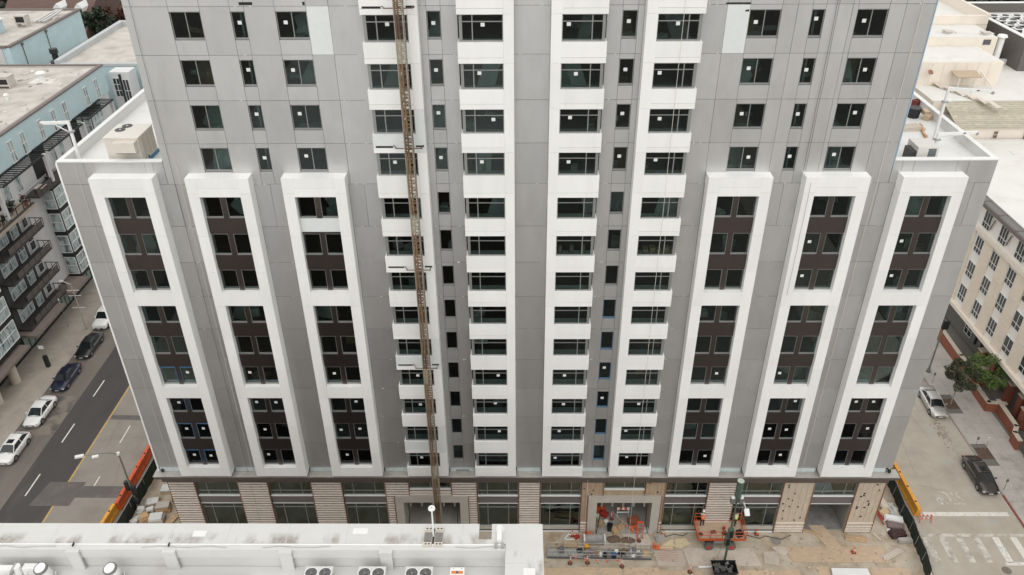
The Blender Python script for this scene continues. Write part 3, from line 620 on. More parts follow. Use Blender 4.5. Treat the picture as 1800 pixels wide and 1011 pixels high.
# ================================================================== FOREGROUND BUILDING (white roof below the camera)
fg_white = M("roof_coating_white", (0.575,0.572,0.552), 0.5, 0, 0.03, 0.8, c2=(0.50,0.465,0.41), c2scale=0.55, c2lo=0.62, c2hi=0.8)
fg_clean = M("roof_coating_clean", (0.58,0.577,0.557), 0.5, 0, 0.03, 1.0, c2=(0.565,0.545,0.505), c2scale=1.4, c2lo=0.62, c2hi=0.8)
dirt = M("roof_dirt", (0.42,0.34,0.26), 0.9, 0, 0.25, 3.0)
fgb = thing("white_roofed_building", "low building with a broad white coated roof edge in the foreground", "building", (-17,-40,0))
fg_wall = M("fg_wall", (0.20,0.15,0.12), 0.8, 0, 0.06, 0.5)
def dirty_coping():
    """white coating with brown grime pooled along the inner edge, as wear with its own shape"""
    m = fg_clean.copy(); m.name = "roof_coating_grimy"; nt = m.node_tree; N = nt.nodes; L = nt.links; b = N["Principled BSDF"]
    src = b.inputs["Base Color"].links[0].from_socket
    g = N.new("ShaderNodeNewGeometry"); sp = N.new("ShaderNodeSeparateXYZ"); L.new(g.outputs["Position"], sp.inputs[0])
    t = N.new("ShaderNodeTexNoise"); t.inputs["Scale"].default_value = 0.75; t.inputs["Detail"].default_value = 3; mp = N.new("ShaderNodeMapping"); mp.inputs["Scale"].default_value = (1,0.35,1); L.new(g.outputs["Position"], mp.inputs[0]); L.new(mp.outputs[0], t.inputs["Vector"])
    r1 = N.new("ShaderNodeMapRange"); r1.inputs["From Min"].default_value = 0.50; r1.inputs["From Max"].default_value = 0.60; L.new(t.outputs["Fac"], r1.inputs["Value"])
    r2 = N.new("ShaderNodeMapRange"); r2.inputs["From Min"].default_value = -22.55; r2.inputs["From Max"].default_value = -23.05; L.new(sp.outputs["Y"], r2.inputs["Value"])
    t2 = N.new("ShaderNodeTexNoise"); t2.inputs["Scale"].default_value = 5; t2.inputs["Detail"].default_value = 6; L.new(g.outputs["Position"], t2.inputs["Vector"])
    mu = N.new("ShaderNodeMath"); mu.operation = 'MULTIPLY'; L.new(r1.outputs[0], mu.inputs[0]); L.new(r2.outputs[0], mu.inputs[1])
    m3 = N.new("ShaderNodeMath"); m3.operation = 'MULTIPLY'; L.new(mu.outputs[0], m3.inputs[0]); L.new(t2.outputs["Fac"], m3.inputs[1])
    mx = N.new("ShaderNodeMix"); mx.data_type = 'RGBA'; L.new(m3.outputs[0], mx.inputs[0]); L.new(src, mx.inputs[6]); mx.inputs[7].default_value = (0.15,0.105,0.065,1); L.new(mx.outputs[2], b.inputs["Base Color"])
    return m
grimy = dirty_coping()
T = 26.3
MB().prism([(-34,-22),(-2.18,-22),(-2.18,-23.05),(-1.5,-23.05),(-1.5,-22),(1.25,-22),(1.25,-30),(-0.75,-30),(-0.75,-23.35),(-34,-23.35)],T-0.35,T).build("roof_edge_slab", grimy, fgb)
MB().prism([(1.25,-30.002),(1.25,-80),(-0.75,-80),(-0.75,-30.002)],T-0.35,T).build("roof_edge_slab", fg_clean, fgb)
MB().box(-34,-0.76,-23.50,-23.352,T-0.5,T-0.07).build("gutter", fg_clean, fgb)
MB().box(-34,-0.76,-23.80,-23.505,T-0.6,T+0.03).build("parapet_rail", fg_clean, fgb)
MB().cyl((-34,-23.43,T+0.0),(-0.9,-23.43,T+0.0),0.06,0.06,8).build("edge_pipe", white_paint, fgb)
MB().box(-34,-0.76,-23.70,-23.51,24.9,T-0.605).build("parapet", fg_white, fgb)
MB().box(-34,-0.75,-80,-23.71,24.6,24.9).build("roof_deck", fg_white, fgb)
MB().box(-33.5,0.9,-79.5,-23.1,0,24.55).build("wall", fg_wall, fgb)
for x in (-23.6,-18.5,-12.35,-7.05): 
    MB().box(x-0.32,x+0.32,-23.95,-23.82,24.9,T-0.1).box(x-0.35,x+0.35,-24.0,-23.76,T-0.08,T+0.06).build("downpipe_hopper", fg_clean, fgb)
for (x0,x1) in ((-34,-27.2),(-23.0,-14.3)): MB().box(x0,x1,-25.7,-24.55,24.9,25.25).build("raised_curb", fg_clean, fgb)
for x in (-23.7,-18.6): ibox("strap", black, x-0.02, x+0.02, -23.62, -23.4, T+0.03, T+0.16, fgb)
MB().cyl((-1.05,-22.35,T),(-1.05,-22.35,T+0.02),0.25,0.25,12).box(-1.2,-0.95,-23.3,-22.3,T,T+0.28).build("white_standpipe", white_paint, fgb)
for x in (-1.25,-0.9): MB().box(x-0.08,x+0.08,-23.7,-23.35,T,T+0.12).cyl((x,-23.6,T+0.1),(x+0.05,-23.75,T+0.3),0.025,0.025,6).build("pipe_bracket", steel, fgb)
# membrane seams, patches, cables and grime on the roof
seam = M("membrane_seam", (0.53,0.52,0.49), 0.6, 0, 0.1, 3.0)
for x in (-31.5,-28.3,-25.1,-22.0,-18.8,-15.7,-12.5,-9.3,-6.4,-3.1): ibox("membrane_seam", seam, x, x+0.035, -23.34, -22.004, T, T+0.004, fgb)
for y in (-24.6,-26.2,-28.0,-29.4): MB().box(-0.74,1.24,y,y+0.035,T,T+0.004).build("membrane_seam", seam, fgb)
for (x0,x1,y0,y1) in ((-17.6,-16.9,-22.9,-22.5),(-9.0,-8.2,-22.7,-22.3),(0.2,0.8,-25.4,-24.9),(-30.2,-29.6,-22.8,-22.4)): MB().box(x0,x1,y0,y1,T,T+0.006).build("membrane_patch", white_paint, fgb)
for (x,n) in ((-30,7),(-20,6),(-13.6,5),(-3.4,4)):
    MB().tube([(x+i*0.9,-23.62+0.06*math.sin(i*2.3+x),T+0.045) for i in range(n)],0.018,5).build("roof_cable", steel, fgb)
# condensers
fan_dark = M("fan_grille_dark", (0.06,0.06,0.06), 0.5, 0.4); casing = M("condenser_casing", (0.60,0.58,0.55), 0.5, 0.1, 0.06, 3.0)
def condenser(x, label):
    t = thing("condenser_unit", label, "condenser", (x,-24.75,24.9), "condensers on the white roof", local=True)
    MB().box(-0.72,0.72,-0.42,0.42,0.08,0.80).build("casing", casing, t)
    for s in (-0.36,0.36):
        mb = MB(); n = 20
        for i in range(n):
            a, b = 2*math.pi*i/n, 2*math.pi*(i+1)/n
            for r0, r1, z in ((0.31,0.35,0.83),):
                mb.add([(s+r0*math.cos(a),r0*math.sin(a),0.80),(s+r1*math.cos(a),r1*math.sin(a),0.80),(s+r1*math.cos(b),r1*math.sin(b),0.80),(s+r0*math.cos(b),r0*math.sin(b),0.80),
                        (s+r0*math.cos(a),r0*math.sin(a),z),(s+r1*math.cos(a),r1*math.sin(a),z),(s+r1*math.cos(b),r1*math.sin(b),z),(s+r0*math.cos(b),r0*math.sin(b),z)],[(4,5,6,7),(1,2,6,5),(0,4,7,3)])
        mb.build("fan_ring", white_paint, t)
        MB().cyl((s,0,0.801),(s,0,0.806),0.31,0.31,20).build("fan_well", fan_dark, t)
        g = MB()
        for i in range(-4,5):
            y = i*0.065; hw = math.sqrt(max(0.0,0.31**2-y*y)); g.box(s-hw,s+hw,y-0.012,y+0.012,0.815,0.83)
        g.cyl((s,0,0.81),(s,0,0.835),0.06,0.06,10); g.build("grille", M("grille_grey",(0.20,0.195,0.19),0.5,0.2), t)
        b = MB()
        for i in range(4):
            a = i*math.pi/2+0.4; b.add([(s+0.05*math.cos(a),0.05*math.sin(a),0.808),(s+0.29*math.cos(a-.25),0.29*math.sin(a-.25),0.808),(s+0.29*math.cos(a+.25),0.29*math.sin(a+.25),0.812)],[(0,1,2)])
        b.build("fan_blade", M("blade_grey",(0.13,0.13,0.13),0.5), t)
    for sx in (-0.6,0.6): MB().box(sx-0.05,sx+0.05,-0.42,0.42,0,0.08).build("foot", black, t)
    return t
for x, l in ((-10.5,"twin fan condenser left of the wall hopper, leftmost of the three"),(-7.72,"twin fan condenser beside the grey hopper, middle of the three"),(-5.25,"twin fan condenser nearest the orange and white box")): condenser(x,l)
o = thing("fuse_box", "white and orange box with a small dark emblem on the white roof", "box", (-3.25,-24.6,24.9), local=True)
MB().box(-0.37,0.37,-0.2,0.2,0.0,0.82).build("cabinet", white_paint, o); MB().box(-0.30,0.30,-0.215,-0.202,0.0,0.42).build("orange_panel", orange, o)
MB().box(-0.30,0.30,-0.199,-0.02,0.822,0.828).build("orange_top", M("orange_label",(0.62,0.20,0.04),0.5), o)
MB().cyl((0,-0.11,0.829),(0,-0.11,0.834),0.07,0.07,14).build("emblem", M("emblem_blue",(0.05,0.06,0.12),0.4), o)
for s in (-0.22,0.22): MB().cyl((s,0.12,0.822),(s,0.12,0.834),0.03,0.03,8).build("bolt", steel, o)
# tilted vent drums
for i,(x,l) in enumerate(((-25.0,"white vent drum with dark ringed cap beside the jumbled ducts"),(-21.35,"white vent drum with dark ringed cap standing alone on the roof edge"))):
    t = thing("roof_vent_drum", l, "vent", (x,-24.35,24.9), "vent drums on the white roof", local=True)
    ax = Vector((-0.12,-0.25,1.0)).normalized(); p = Vector((0,0,0.0)); q = ax*0.95
    MB().cyl(p,q,0.30,0.30,20).build("drum", white_paint, t); MB().cyl(q-ax*0.10,q+ax*0.02,0.36,0.36,22).build("ring", M("vent_ring",(0.16,0.155,0.15),0.6), t); MB().cyl(q+ax*0.021,q+ax*0.05,0.28,0.28,20).build("cap", white_paint, t)
    MB().tube([(0.3,0.1,0),(0.42,0.0,0.35),(0.5,-0.2,0.2)],0.05,6).build("cable_stub", steel, t)
t = thing("duct_bundle", "jumble of white ducts and grey fittings at the bottom left of the white roof", "ducts", (-26.6,-24.5,24.9), local=True)
MB().box(-1.3,-0.1,-0.1,0.25,0.2,0.75).build("duct", white_paint, t); MB().box(0.35,1.2,0.05,0.4,0.2,0.7).build("duct", white_paint, t)
MB().cyl((0.1,0.1,0.3),(0.1,0.1,0.85),0.2,0.2,14).build("round_fitting", white_paint, t); MB().obox((-0.15,0.05,0.5),(0.12,0.5,0.8),(0,0.4,0)).build("grey_bracket", steel, t); MB().obox((0.9,-0.35,0.5),(0.08,0.7,0.1),(0.5,0,0.6)).build("strut", steel, t); MB().box(-1.6,-0.2,-1.0,-0.4,0.0,0.5).build("duct", white_paint, t)
# ballasted mast on the coping
t = thing("ballasted_antenna_mast", "white round-topped mast on two paver-weighted trays at the white roof edge", "mast", (-4.6,-22.95,T), local=True)
for s in (-1,1):
    x0, x1 = (-0.52,-0.06) if s < 0 else (0.06,0.52)
    MB().box(x0,x1,-0.66,0.68,0.0,0.06).build("tray", M("tray_beige",(0.50,0.46,0.40),0.6), t)
    MB().box(x0+0.04,x1-0.04,-0.32,0.26,0.06,0.12).build("paver", M("paver_grey",(0.19,0.185,0.17),0.9,0,0.2,8), t)
    for yy in (-0.6,0.42): 
        MB().box(x0+0.02,x1-0.02,yy,yy+0.2,0.06,0.13).build("ballast_block", M("ballast_pale",(0.58,0.54,0.48),0.8), t)
        for k in (0.10,0.28): MB().box(x0+k,x0+k+0.1,yy+0.05,yy+0.13,0.131,0.136).build("block_hole", dark, t)
MB().cyl((0,-0.5,0.02),(0.0,0.55,0.05),0.035,0.035,8).build("cable", dark, t)
MB().cyl((0,0.05,0.0),(0.02,0.05,2.2),0.045,0.04,10).build("pole", white_paint, t); MB().cyl((0.02,0.05,2.18),(0.02,0.05,2.26),0.19,0.17,18).build("antenna_disc", white_paint, t); MB().cyl((0.02,0.05,2.26),(0.02,0.05,2.29),0.04,0.04,8).build("disc_boss", steel, t)

# ================================================================== EQUIPMENT ON THE WING ROOFS
hv = M("hvac_cream", (0.66,0.615,0.54), 0.5, 0.1, 0.05, 1.5, var=0.02)
t = thing("rooftop_hvac_unit", "cream rooftop air handler with two round fans on the left wing roof", "hvac unit", (-28.0,2.0,37.3), local=True)
MB().box(-1.15,1.25,-1.1,1.5,0.25,2.1).build("cabinet", hv, t); MB().box(-1.2,1.3,-1.15,1.55,2.1,2.16).build("lid", M("hvac_lid",(0.66,0.63,0.57),0.5), t)
MB().prism([(-0.3,-1.75),(1.2,-1.75),(1.2,-1.1),(-0.3,-1.1)],1.25,2.0).build("intake_hood", hv, t); MB().box(-0.22,1.12,-1.72,-1.15,1.2,1.248).build("hood_filter", dark, t)
for (x,y) in ((-0.55,0.35),(-0.35,1.1)): MB().cyl((x,y,2.161),(x,y,2.2),0.36,0.36,20).build("fan", fan_dark, t); MB().cyl((x,y,2.2),(x,y,2.215),0.07,0.07,8).build("fan_hub", hv, t)
MB().box(-1.2,1.3,-1.2,1.6,0.0,0.24).build("blue_skid", M("skid_blue",(0.05,0.22,0.36),0.5), t)
for y in (-0.6,0.1,0.8): MB().box(1.251,1.262,y,y+0.55,0.4,1.95).build("access_panel", M("hvac_panel",(0.52,0.47,0.39),0.5), t)
for y in (-0.8,-0.2): MB().box(1.251,1.275,y,y+0.2,0.3,0.42).build("vent_slot", dark, t)
def davit(label, loc, rz, h=2.9, arm=2.2):
    t = thing("davit_crane", label, "davit", loc, "white davit arms on the wing roofs", local=True); t.rotation_euler = (0,0,rz)
    MB().box(-0.3,0.3,-0.3,0.3,0,0.08).build("base_plate", white_paint, t); mb = MB()
    mb.cyl((0,0,0.05),(0,0,h),0.13,0.11,8); mb.cyl((0.2,0,0.05),(0.06,0,1.0),0.07,0.07,6); mb.build("post", white_paint, t)
    MB().box(-0.2,0.2,-0.15,0.15,h*0.75,h*0.75+0.12).build("collar", steel, t)
    MB().obox((arm/2-0.1,0,h-0.05),(arm,0.16,0.2),(0,0.06,0)).build("arm", white_paint, t); MB().cyl((0,0,h*0.72),(arm*0.55,0,h-0.1),0.04,0.04,6).build("stay", white_paint, t)
    MB().cyl((arm-0.15,-0.1,h-0.22),(arm-0.15,0.1,h-0.22),0.12,0.12,12).build("sheave", steel, t); MB().box(arm*0.6,arm*0.6+0.2,-0.09,-0.082,h-0.1,h-0.02).build("arm_plate", black, t)
davit("white davit with its arm swung left over the left wing roof", (-31.85,1.9,37.3), math.pi*0.97)
davit("white davit with its arm pointing right at the rear of the right wing roof", (31.2,5.2,37.3), -0.05, 4.0, 3.3)
davit("low white davit arm lying out towards the right wing's parapet", (29.9,2.4,37.3), 0.25, 1.6, 3.4)
t = thing("rooftop_condenser", "white boxy condenser with dark grille on the right wing roof", "condenser", (28.75,1.75,37.3), local=True)
MB().box(-0.75,0.7,-0.8,0.9,0.1,1.25).build("cabinet", M("condenser_white",(0.62,0.60,0.56),0.5), t); MB().box(0.0,0.55,-0.812,-0.802,0.2,1.15).build("grille", M("grille_slate",(0.09,0.11,0.12),0.5), t)
for i in range(7): MB().box(0.0,0.55,-0.818,-0.813,0.25+i*0.13,0.27+i*0.13).build("grille_bar", steel, t)
MB().box(-1.1,-0.76,-0.7,0.5,0.0,0.9).build("pipe_cover", fan_dark, t); MB().box(-0.75,0.7,-0.8,0.9,0,0.1).build("base_rail", steel, t)
# clutter by the tower side on the right wing roof
for (nm, mk, lb, ct) in (
  ("black_bucket", lambda: MB().cyl((31.7,10.2,37.3),(31.7,10.2,38.1),0.42,0.52,14), "black tub among the clutter on the right wing roof", "tub"),
  ("red_tool_bag", lambda: MB().obox((32.9,12.4,37.65),(0.8,0.5,0.6),(0,0,0.4)).cyl((32.7,12.4,38.0),(33.1,12.5,38.0),0.05,0.05,6), "dark red bag behind the black tub on the right wing roof", "bag"),
  ("plywood_stack", lambda: MB().obox((30.3,7.6,37.4),(2.2,1.0,0.2),(0,0,0.1)).obox((30.2,7.6,37.53),(2.0,0.9,0.05),(0,0,0.2)), "flat board stack behind the white condenser on the right wing roof", "boards"),
  ("tan_sack", lambda: MB().obox((32.6,9.6,37.5),(0.7,0.5,0.4),(0.1,0,0.7)).obox((32.5,10.0,37.8),(0.5,0.5,0.3),(0.2,0.1,0.2)), "tan sack pile right of the black tub on the right wing roof", "sacks"),
  ("dark_spool", lambda: MB().cyl((32.4,14.6,37.3),(32.4,14.6,37.4),0.45,0.45,14).cyl((32.4,14.6,37.4),(32.4,14.6,37.9),0.25,0.25,12).cyl((32.4,14.6,37.9),(32.4,14.6,38.0),0.45,0.45,14), "dark cable spool near the tower side on the right wing roof", "spool"),
  ("white_bucket", lambda: MB().cyl((30.9,10.6,37.3),(30.9,10.6,37.75),0.17,0.2,12), "small white bucket left of the dark tub on the right wing roof", "bucket")):
    mm = {"black_bucket":black,"red_tool_bag":M("dark_red_cloth",(0.16,0.03,0.03),0.8),"plywood_stack":conc_sheet,"tan_sack":M("tan_sack",(0.50,0.38,0.27),0.9),"dark_spool":black,"white_bucket":white_paint}[nm]
    tag(mk().build(nm, mm), lb, ct)
t = MB().tube([(31.6,8.6,37.32),(31.3,7.6,37.5),(31.0,6.6,37.35),(30.8,5.6,37.5),(30.4,4.6,37.35)],0.09,8).build("orange_hose", M("orange_hose",(0.55,0.30,0.14),0.6)); tag(t,"orange hose lying beside the white condenser on the right wing roof","hose")
# ================================================================== BUILDINGS ACROSS THE LEFT STREET
blue_m = M("pale_blue_stucco", (0.46,0.585,0.61), 0.8, 0, 0.06, 0.6, c2=(0.42,0.54,0.565), c2scale=0.5)
stucco = M("white_grey_stucco", (0.52,0.51,0.51), 0.8, 0, 0.06, 0.7)
grav = M("gravel_roof", (0.51,0.475,0.43), 0.95, 0, 0.2, 0.9, c2=(0.34,0.30,0.265), c2scale=0.45, c2lo=0.48, c2hi=0.68, bump=0.3, bscale=6)
trim_d = M("roof_trim_brown", (0.16,0.135,0.12), 0.7, 0, 0.1, 2)
brown_c = M("canopy_brown", (0.20,0.16,0.14), 0.7, 0, 0.12, 1.0)
frame_w = M("window_frame_white", (0.70,0.71,0.70), 0.5)
pale_glass = M("curtained_glass", (0.40,0.47,0.47), 0.12, 0, 0.35, 1.3, (1,2,0.6), spec=0.8, c2=(0.10,0.13,0.13), c2scale=0.9, c2lo=0.5, c2hi=0.62)
dark_glass = M("dark_window_glass", (0.035,0.042,0.045), 0.08, 0, 0.4, 1.5, spec=0.8)
green_glass = M("greenish_shop_glass", (0.20,0.27,0.24), 0.1, 0, 0.3, 1.0, spec=0.8)
rail_m = M("balcony_mesh_brown", (0.085,0.068,0.06), 0.7, 0, 0.15, 4)
def win_x(parent, x, y0, y1, z0, z1, ny, nz, fac, gm=None, fm=None, t=0.07, name="window", low=None):
    """a window in a wall x = const, facing fac (+1 / -1); ny x nz lights"""
    gm = gm or pale_glass; fm = fm or frame_w; mb = MB(); xa, xb = (x, x+0.10) if fac > 0 else (x-0.10, x)
    hs_ = [z0+(z1-z0)*i/nz for i in range(nz+1)] if low is None else [z0, z0+(z1-z0)*low, z1]
    ys_ = [y0+(y1-y0)*i/ny for i in range(ny+1)]
    for z in hs_: mb.box(xa,xb,y0,y1,z-t/2,z+t/2)
    for y in ys_: mb.box(xa+0.004,xb-0.004,y-t/2,y+t/2,z0,z1)
    o = mb.build(name, fm, parent)
    for a, b in zip(ys_[:-1],ys_[1:]):
        for c, d in zip(hs_[:-1],hs_[1:]): ibox("pane", gm, xa+0.025, xa+0.04, a+t/2, b-t/2, c+t/2, d-t/2, o)
    return o
def win_y(parent, y, x0, x1, z0, z1, nx, nz, gm=None, fm=None, t=0.07, name="window"):
    gm = gm or pale_glass; fm = fm or frame_w; mb = MB(); ya, yb = y-0.10, y
    for i in range(nz+1): z = z0+(z1-z0)*i/nz; mb.box(x0,x1,ya,yb,z-t/2,z+t/2)
    for i in range(nx+1): x = x0+(x1-x0)*i/nx; mb.box(x-t/2,x+t/2,ya+0.004,yb-0.004,z0,z1)
    o = mb.build(name, fm, parent)
    for i in range(nx):
        for j in range(nz): ibox("pane", gm, x0+(x1-x0)*i/nx+t/2, x0+(x1-x0)*(i+1)/nx-t/2, ya+0.05, ya+0.065, z0+(z1-z0)*j/nz+t/2, z0+(z1-z0)*(j+1)/nz-t/2, o)
    return o
rail_m = M("balcony_brown_dark", (0.06,0.05,0.045), 0.7, 0, 0.15, 4)
lb = thing("blue_apartment_block", "pale blue topped apartment block with black pergolas and brown balconies across the left street", "building", (-70,40,0))
MB().box(-62.0,-61.3,-5,66,0.13,4.0).box(-90,-62.0,-5,66,0.13,4.0).build("podium_wall", M("podium_dark",(0.022,0.022,0.022),0.7), lb)
MB().box(-90,-61.0,10,64.2,4.0,17.6).build("wall", stucco, lb)
MB().box(-90,-61.2,10,64.0,17.605,21.4).build("upper_wall", M("white_stucco",(0.60,0.60,0.59),0.8,0,0.05,0.6), lb)
MB().box(-90,-61.0,8,64.2,21.405,25.2).build("blue_wall", blue_m, lb)
MB().box(-90,-61.4,8.4,63.8,25.0,25.26).build("roof", grav, lb)
mb = MB().box(-61.45,-60.9,8,64.3,25.205,25.42).box(-90,-61.46,63.8,64.3,25.205,25.42).build("roof_trim", trim_d, lb)
MB().box(-61.9,-61.5,8,63.5,25.262,25.30).box(-90,-61.9,63.1,63.5,25.262,25.30).build("roof_gutter_strip", M("gutter_pale",(0.36,0.33,0.30),0.8), lb)
# windows of the blue storey
for y in (30.0,33.4,37.9,40.6,44.9,48.3,51.4,57.6,60.9): win_x(lb,-61.0,y-0.55,y+0.55,21.55,24.2,2,2,1)
# pergolas
for (a,b) in ((20.5,29.8),(31.0,40.2),(41.6,50.8),(52.3,60.5)):
    mb = MB(); mb.box(-60.98,-60.8,a,b,21.3,21.5).box(-58.95,-58.8,a,b,21.3,21.5); mb.build("pergola_beam", black, lb)
    n = int((b-a)/0.6)
    for i in range(n+1): y = a+i*(b-a)/n; ibox("pergola_slat", black, -60.8, -58.95, y-0.06, y+0.08, 21.38, 21.48, lb)
for y in (20.6,30.4,40.9,51.5,60.4): ibox("terrace_post", stucco, -59.4,-59.0,y-0.2,y+0.2,17.6,21.3,lb)
for (a,b) in ((30.6,33.4),(41.0,44.4),(50.9,53.6)): MB().box(-61.22,-61.15,a,b,17.7,21.3).build("terrace_opening", dark, lb)
for y in (34.6,37.2,46.0,48.2,55.2,58.0): win_x(lb,-61.2,y-0.6,y+0.6,17.9,20.6,1,1,1,name="terrace_window")
# stack of white framed bay windows (far bay), black bands
def baystack(y0, y1, zb, n, h, gm_seed, x=-59.4, nw=4):
    MB().box(-61.0,x,y0,y1,zb,zb+n*h+0.35).build("bay_box", black, lb)
    for i in range(n):
        z0 = zb+0.62+i*h
        win_x(lb,x+0.0,y0+0.25,y1-0.15,z0,z0+h-0.75,nw,2,1,name="bay_window")
        win_y(lb,y0,-60.9,x-0.06,z0,z0+h-0.75,1,2,name="bay_window")
baystack(40.4,46.3,3.55,4,3.25,1); baystack(9.5,25.0,4.2,4,3.25,2,-59.35,8); baystack(55.0,58.6,8.0,4,3.25,3,-59.9,3)
# terrace above the far bay and its clutter rails
MB().box(-61.0,-59.2,37.2,46.6,16.95,17.2).build("terrace_floor", rail_m, lb); MB().box(-59.26,-59.18,37.2,46.6,17.2,18.2).build("terrace_rail", rail_m, lb)
# balconies
for i, z in enumerate((3.9,7.1,10.3,13.5)):
    b = MB().box(-61.0,-59.35,27.3,36.4,z,z+0.2).build("balcony_floor", M("balcony_slab_shade",(0.045,0.04,0.037),0.8), lb)  # slab colour darkened to stand in for balcony shadow
    mb = MB(); mb.box(-59.43,-59.35,27.3,36.4,z+1.18,z+1.25).box(-61.0,-59.36,36.32,36.4,z+1.18,z+1.25)
    for j in range(8): y = 27.3+j*9.25/7; mb.box(-59.42,-59.36,y-0.05,y,z+0.2,z+1.18)
    for j in range(3): mb.box(-60.9+j*0.7,-60.85+j*0.7,36.33,36.39,z+0.2,z+1.18)
    mb.build("balcony_rail", black, b); MB().box(-59.41,-59.38,28.6,36.3,z+0.24,z+1.0).build("balcony_screen", M("balcony_screen",(0.095,0.078,0.07),0.8), b)
    win_x(lb,-61.0,28.4,31.4,z+0.5,z+2.8,3,2,1); win_x(lb,-61.0,32.2,33.6,z+0.3,z+2.8,1,2,1,name="balcony_door"); win_x(lb,-61.0,34.8,35.9,z+0.5,z+2.8,1,2,1,dark_glass)
t_ = MB().box(-61.0,-59.0,25.6,35.6,16.7,17.1).build("terrace_deck", M("terrace_deck",(0.36,0.30,0.24),0.85,0,0.15,2), lb)
MB().box(-59.2,-59.0,25.6,35.6,17.1,17.3).build("terrace_edge", rail_m, lb)
for j in range(7): ibox("terrace_baluster", black, -59.14,-59.06,26+j*1.5,26.08+j*1.5,17.3,18.15,lb)
ibox("terrace_handrail", black, -59.15,-59.05,25.6,35.6,18.16,18.22,lb)
MB().box(-61.02,-60.9,25.0,27.3,4,17).build("recess_panel", dark, lb); MB().box(-60.998,-60.985,27.31,34.3,4.0,16.6).build("recess_panel", M("recess_shade_charcoal",(0.05,0.05,0.052),0.8), lb)  # dark panel behind the balconies, its charcoal also painting in their shade
# canopies, columns, shopfronts at street level
for (a,b) in ((14.0,24.6),(26.4,33.6),(36.0,40.2)): MB().box(-61.3,-58.3,a,b,3.5,3.85).build("canopy", brown_c, lb)
for y in (14.6,18.4,22.2): MB().cyl((-59.9,y,0.13),(-59.9,y,3.5),0.55,0.55,18).build("column", M("column_beige",(0.56,0.50,0.42),0.8,0,0.05,1), lb)
for (a,b) in ((27.6,32.0),(36.4,39.8),(41.5,45.5)): win_x(lb,-61.3,a,b,0.5,3.3,4,1,1,green_glass,black,name="shopfront")
# roof equipment of the blue block
ru = M("roof_unit_pale", (0.52,0.48,0.44), 0.6, 0.1, 0.1, 3)
for i,(x,y,w,d,h,l) in enumerate(((-69.9,54.5,2.2,1.6,1.6,"pale louvred roof unit nearest the far parapet of the blue block"),(-73.2,50.2,2.6,1.8,1.4,"squat pale roof unit with dark louvre on the blue block"),(-74.6,43.6,1.6,1.4,1.0,"small pale roof unit at the left picture edge on the blue block"))):
    t = thing("roof_unit", l, "roof unit", (x,y,25.26), "units on the blue block's roof", local=True)
    MB().box(-w/2,w/2,-d/2,d/2,0.35,h).build("cabinet", ru, t); MB().box(-w/2+0.2,w/2-0.2,-d/2-0.012,-d/2-0.002,0.6,h-0.3).build("louvre", dark, t); MB().box(-w/2-0.1,w/2+0.1,-d/2-0.1,d/2+0.1,h,h+0.08).build("lid", ru, t)
    for sx in (-1,1): MB().box(sx*(w/2-0.1)-0.05,sx*(w/2-0.1)+0.05,-d/2,d/2,0,0.35).build("leg", ru, t)
for i,(x,y,r,h,l) in enumerate(((-66.0,56.8,0.7,1.2,"white mushroom vent near the far edge of the blue block's roof"),(-72,46.5,0.4,0.8,"white stub vent left of the squat unit"),(-67.0,49.5,0.35,0.6,"small white vent stub on the middle of the gravel roof"),(-69.0,45.2,0.3,0.7,"white vent stub towards the near half of the gravel roof"))):
    t = thing("roof_vent", l, "vent", (x,y,25.26), "vents on the gravel roof", local=True)
    MB().cyl((0,0,0),(0,0,h),r*0.6,r*0.5,12).build("stack", white_paint, t); MB().cyl((0,0,h),(0,0,h+0.2),r,r*0.7,14).build("cowl", white_paint, t)
mem = M("patched_membrane", (0.68,0.65,0.60), 0.8, 0, 0.1, 1.0)
for p in ([(-74,46),(-70.5,45.5),(-69.5,48.5),(-72.8,49.4)],[(-67.8,56),(-64.5,56),(-64.8,58.2),(-67.4,58.4)],[(-75,38),(-71,38.5),(-71.5,41.5),(-75,41)]): MB().prism(p,25.262,25.275).build("roof_patch", mem, lb)
rub_m = M("roof_scrap", (0.30,0.26,0.23), 0.9, 0, 0.3, 5)
for i in range(44):
    x = rnd.uniform(-75,-62.6); y = rnd.uniform(33,62); MB().obox((x,y,25.31),(rnd.uniform(.2,.9),rnd.uniform(.1,.5),0.08),(0,0,rnd.uniform(0,3))).build("roof_scrap", rnd.choice((rub_m,mem,ru)), lb)
for y in (36,40,45,49,54,59): MB().tube([(-61.7,y,25.3),(-61.9,y,25.75),(-62.3,y+0.3,25.3)],0.03,5).build("roof_anchor", steel, lb)
# clutter on terraces: tables, chairs, plants
for (x,y,z,m,l,c) in ((-60.1,28.8,17.1,white_paint,"white table on the large brown terrace","table"),(-59.6,38.6,17.2,M("pink_cloth",(0.5,0.42,0.40),0.8),"pale table on the small terrace above the far bay windows","table")):
    t = thing("terrace_table", l, c, (x,y,z), local=True); MB().box(-0.5,0.5,-0.7,0.7,0.68,0.74).build("table_top", m, t)
    for a in (-0.42,0.42):
        for b in (-0.6,0.6): MB().box(a-0.03,a+0.03,b-0.03,b+0.03,0,0.68).build("leg", black, t)
for i,(x,y,z,l) in enumerate(((-59.8,30.2,17.1,"dark chair right of the white terrace table"),(-59.9,27.4,17.1,"dark chair left of the white terrace table"),(-60.2,32.2,17.1,"dark chair at the far end of the large terrace"),(-59.8,40.6,17.2,"dark chair on the small terrace above the far bay"))):
    t = thing("terrace_chair", l, "chair", (x,y,z), "terrace chairs", local=True)
    MB().box(-0.28,0.28,-0.28,0.28,0.42,0.5).build("seat", black, t); MB().box(-0.28,0.28,0.24,0.3,0.5,1.0).build("backrest", black, t)
    for a in (-0.25,0.25):
        for b in (-0.25,0.25): MB().box(a-0.025,a+0.025,b-0.025,b+0.025,0,0.42).build("leg", black, t)
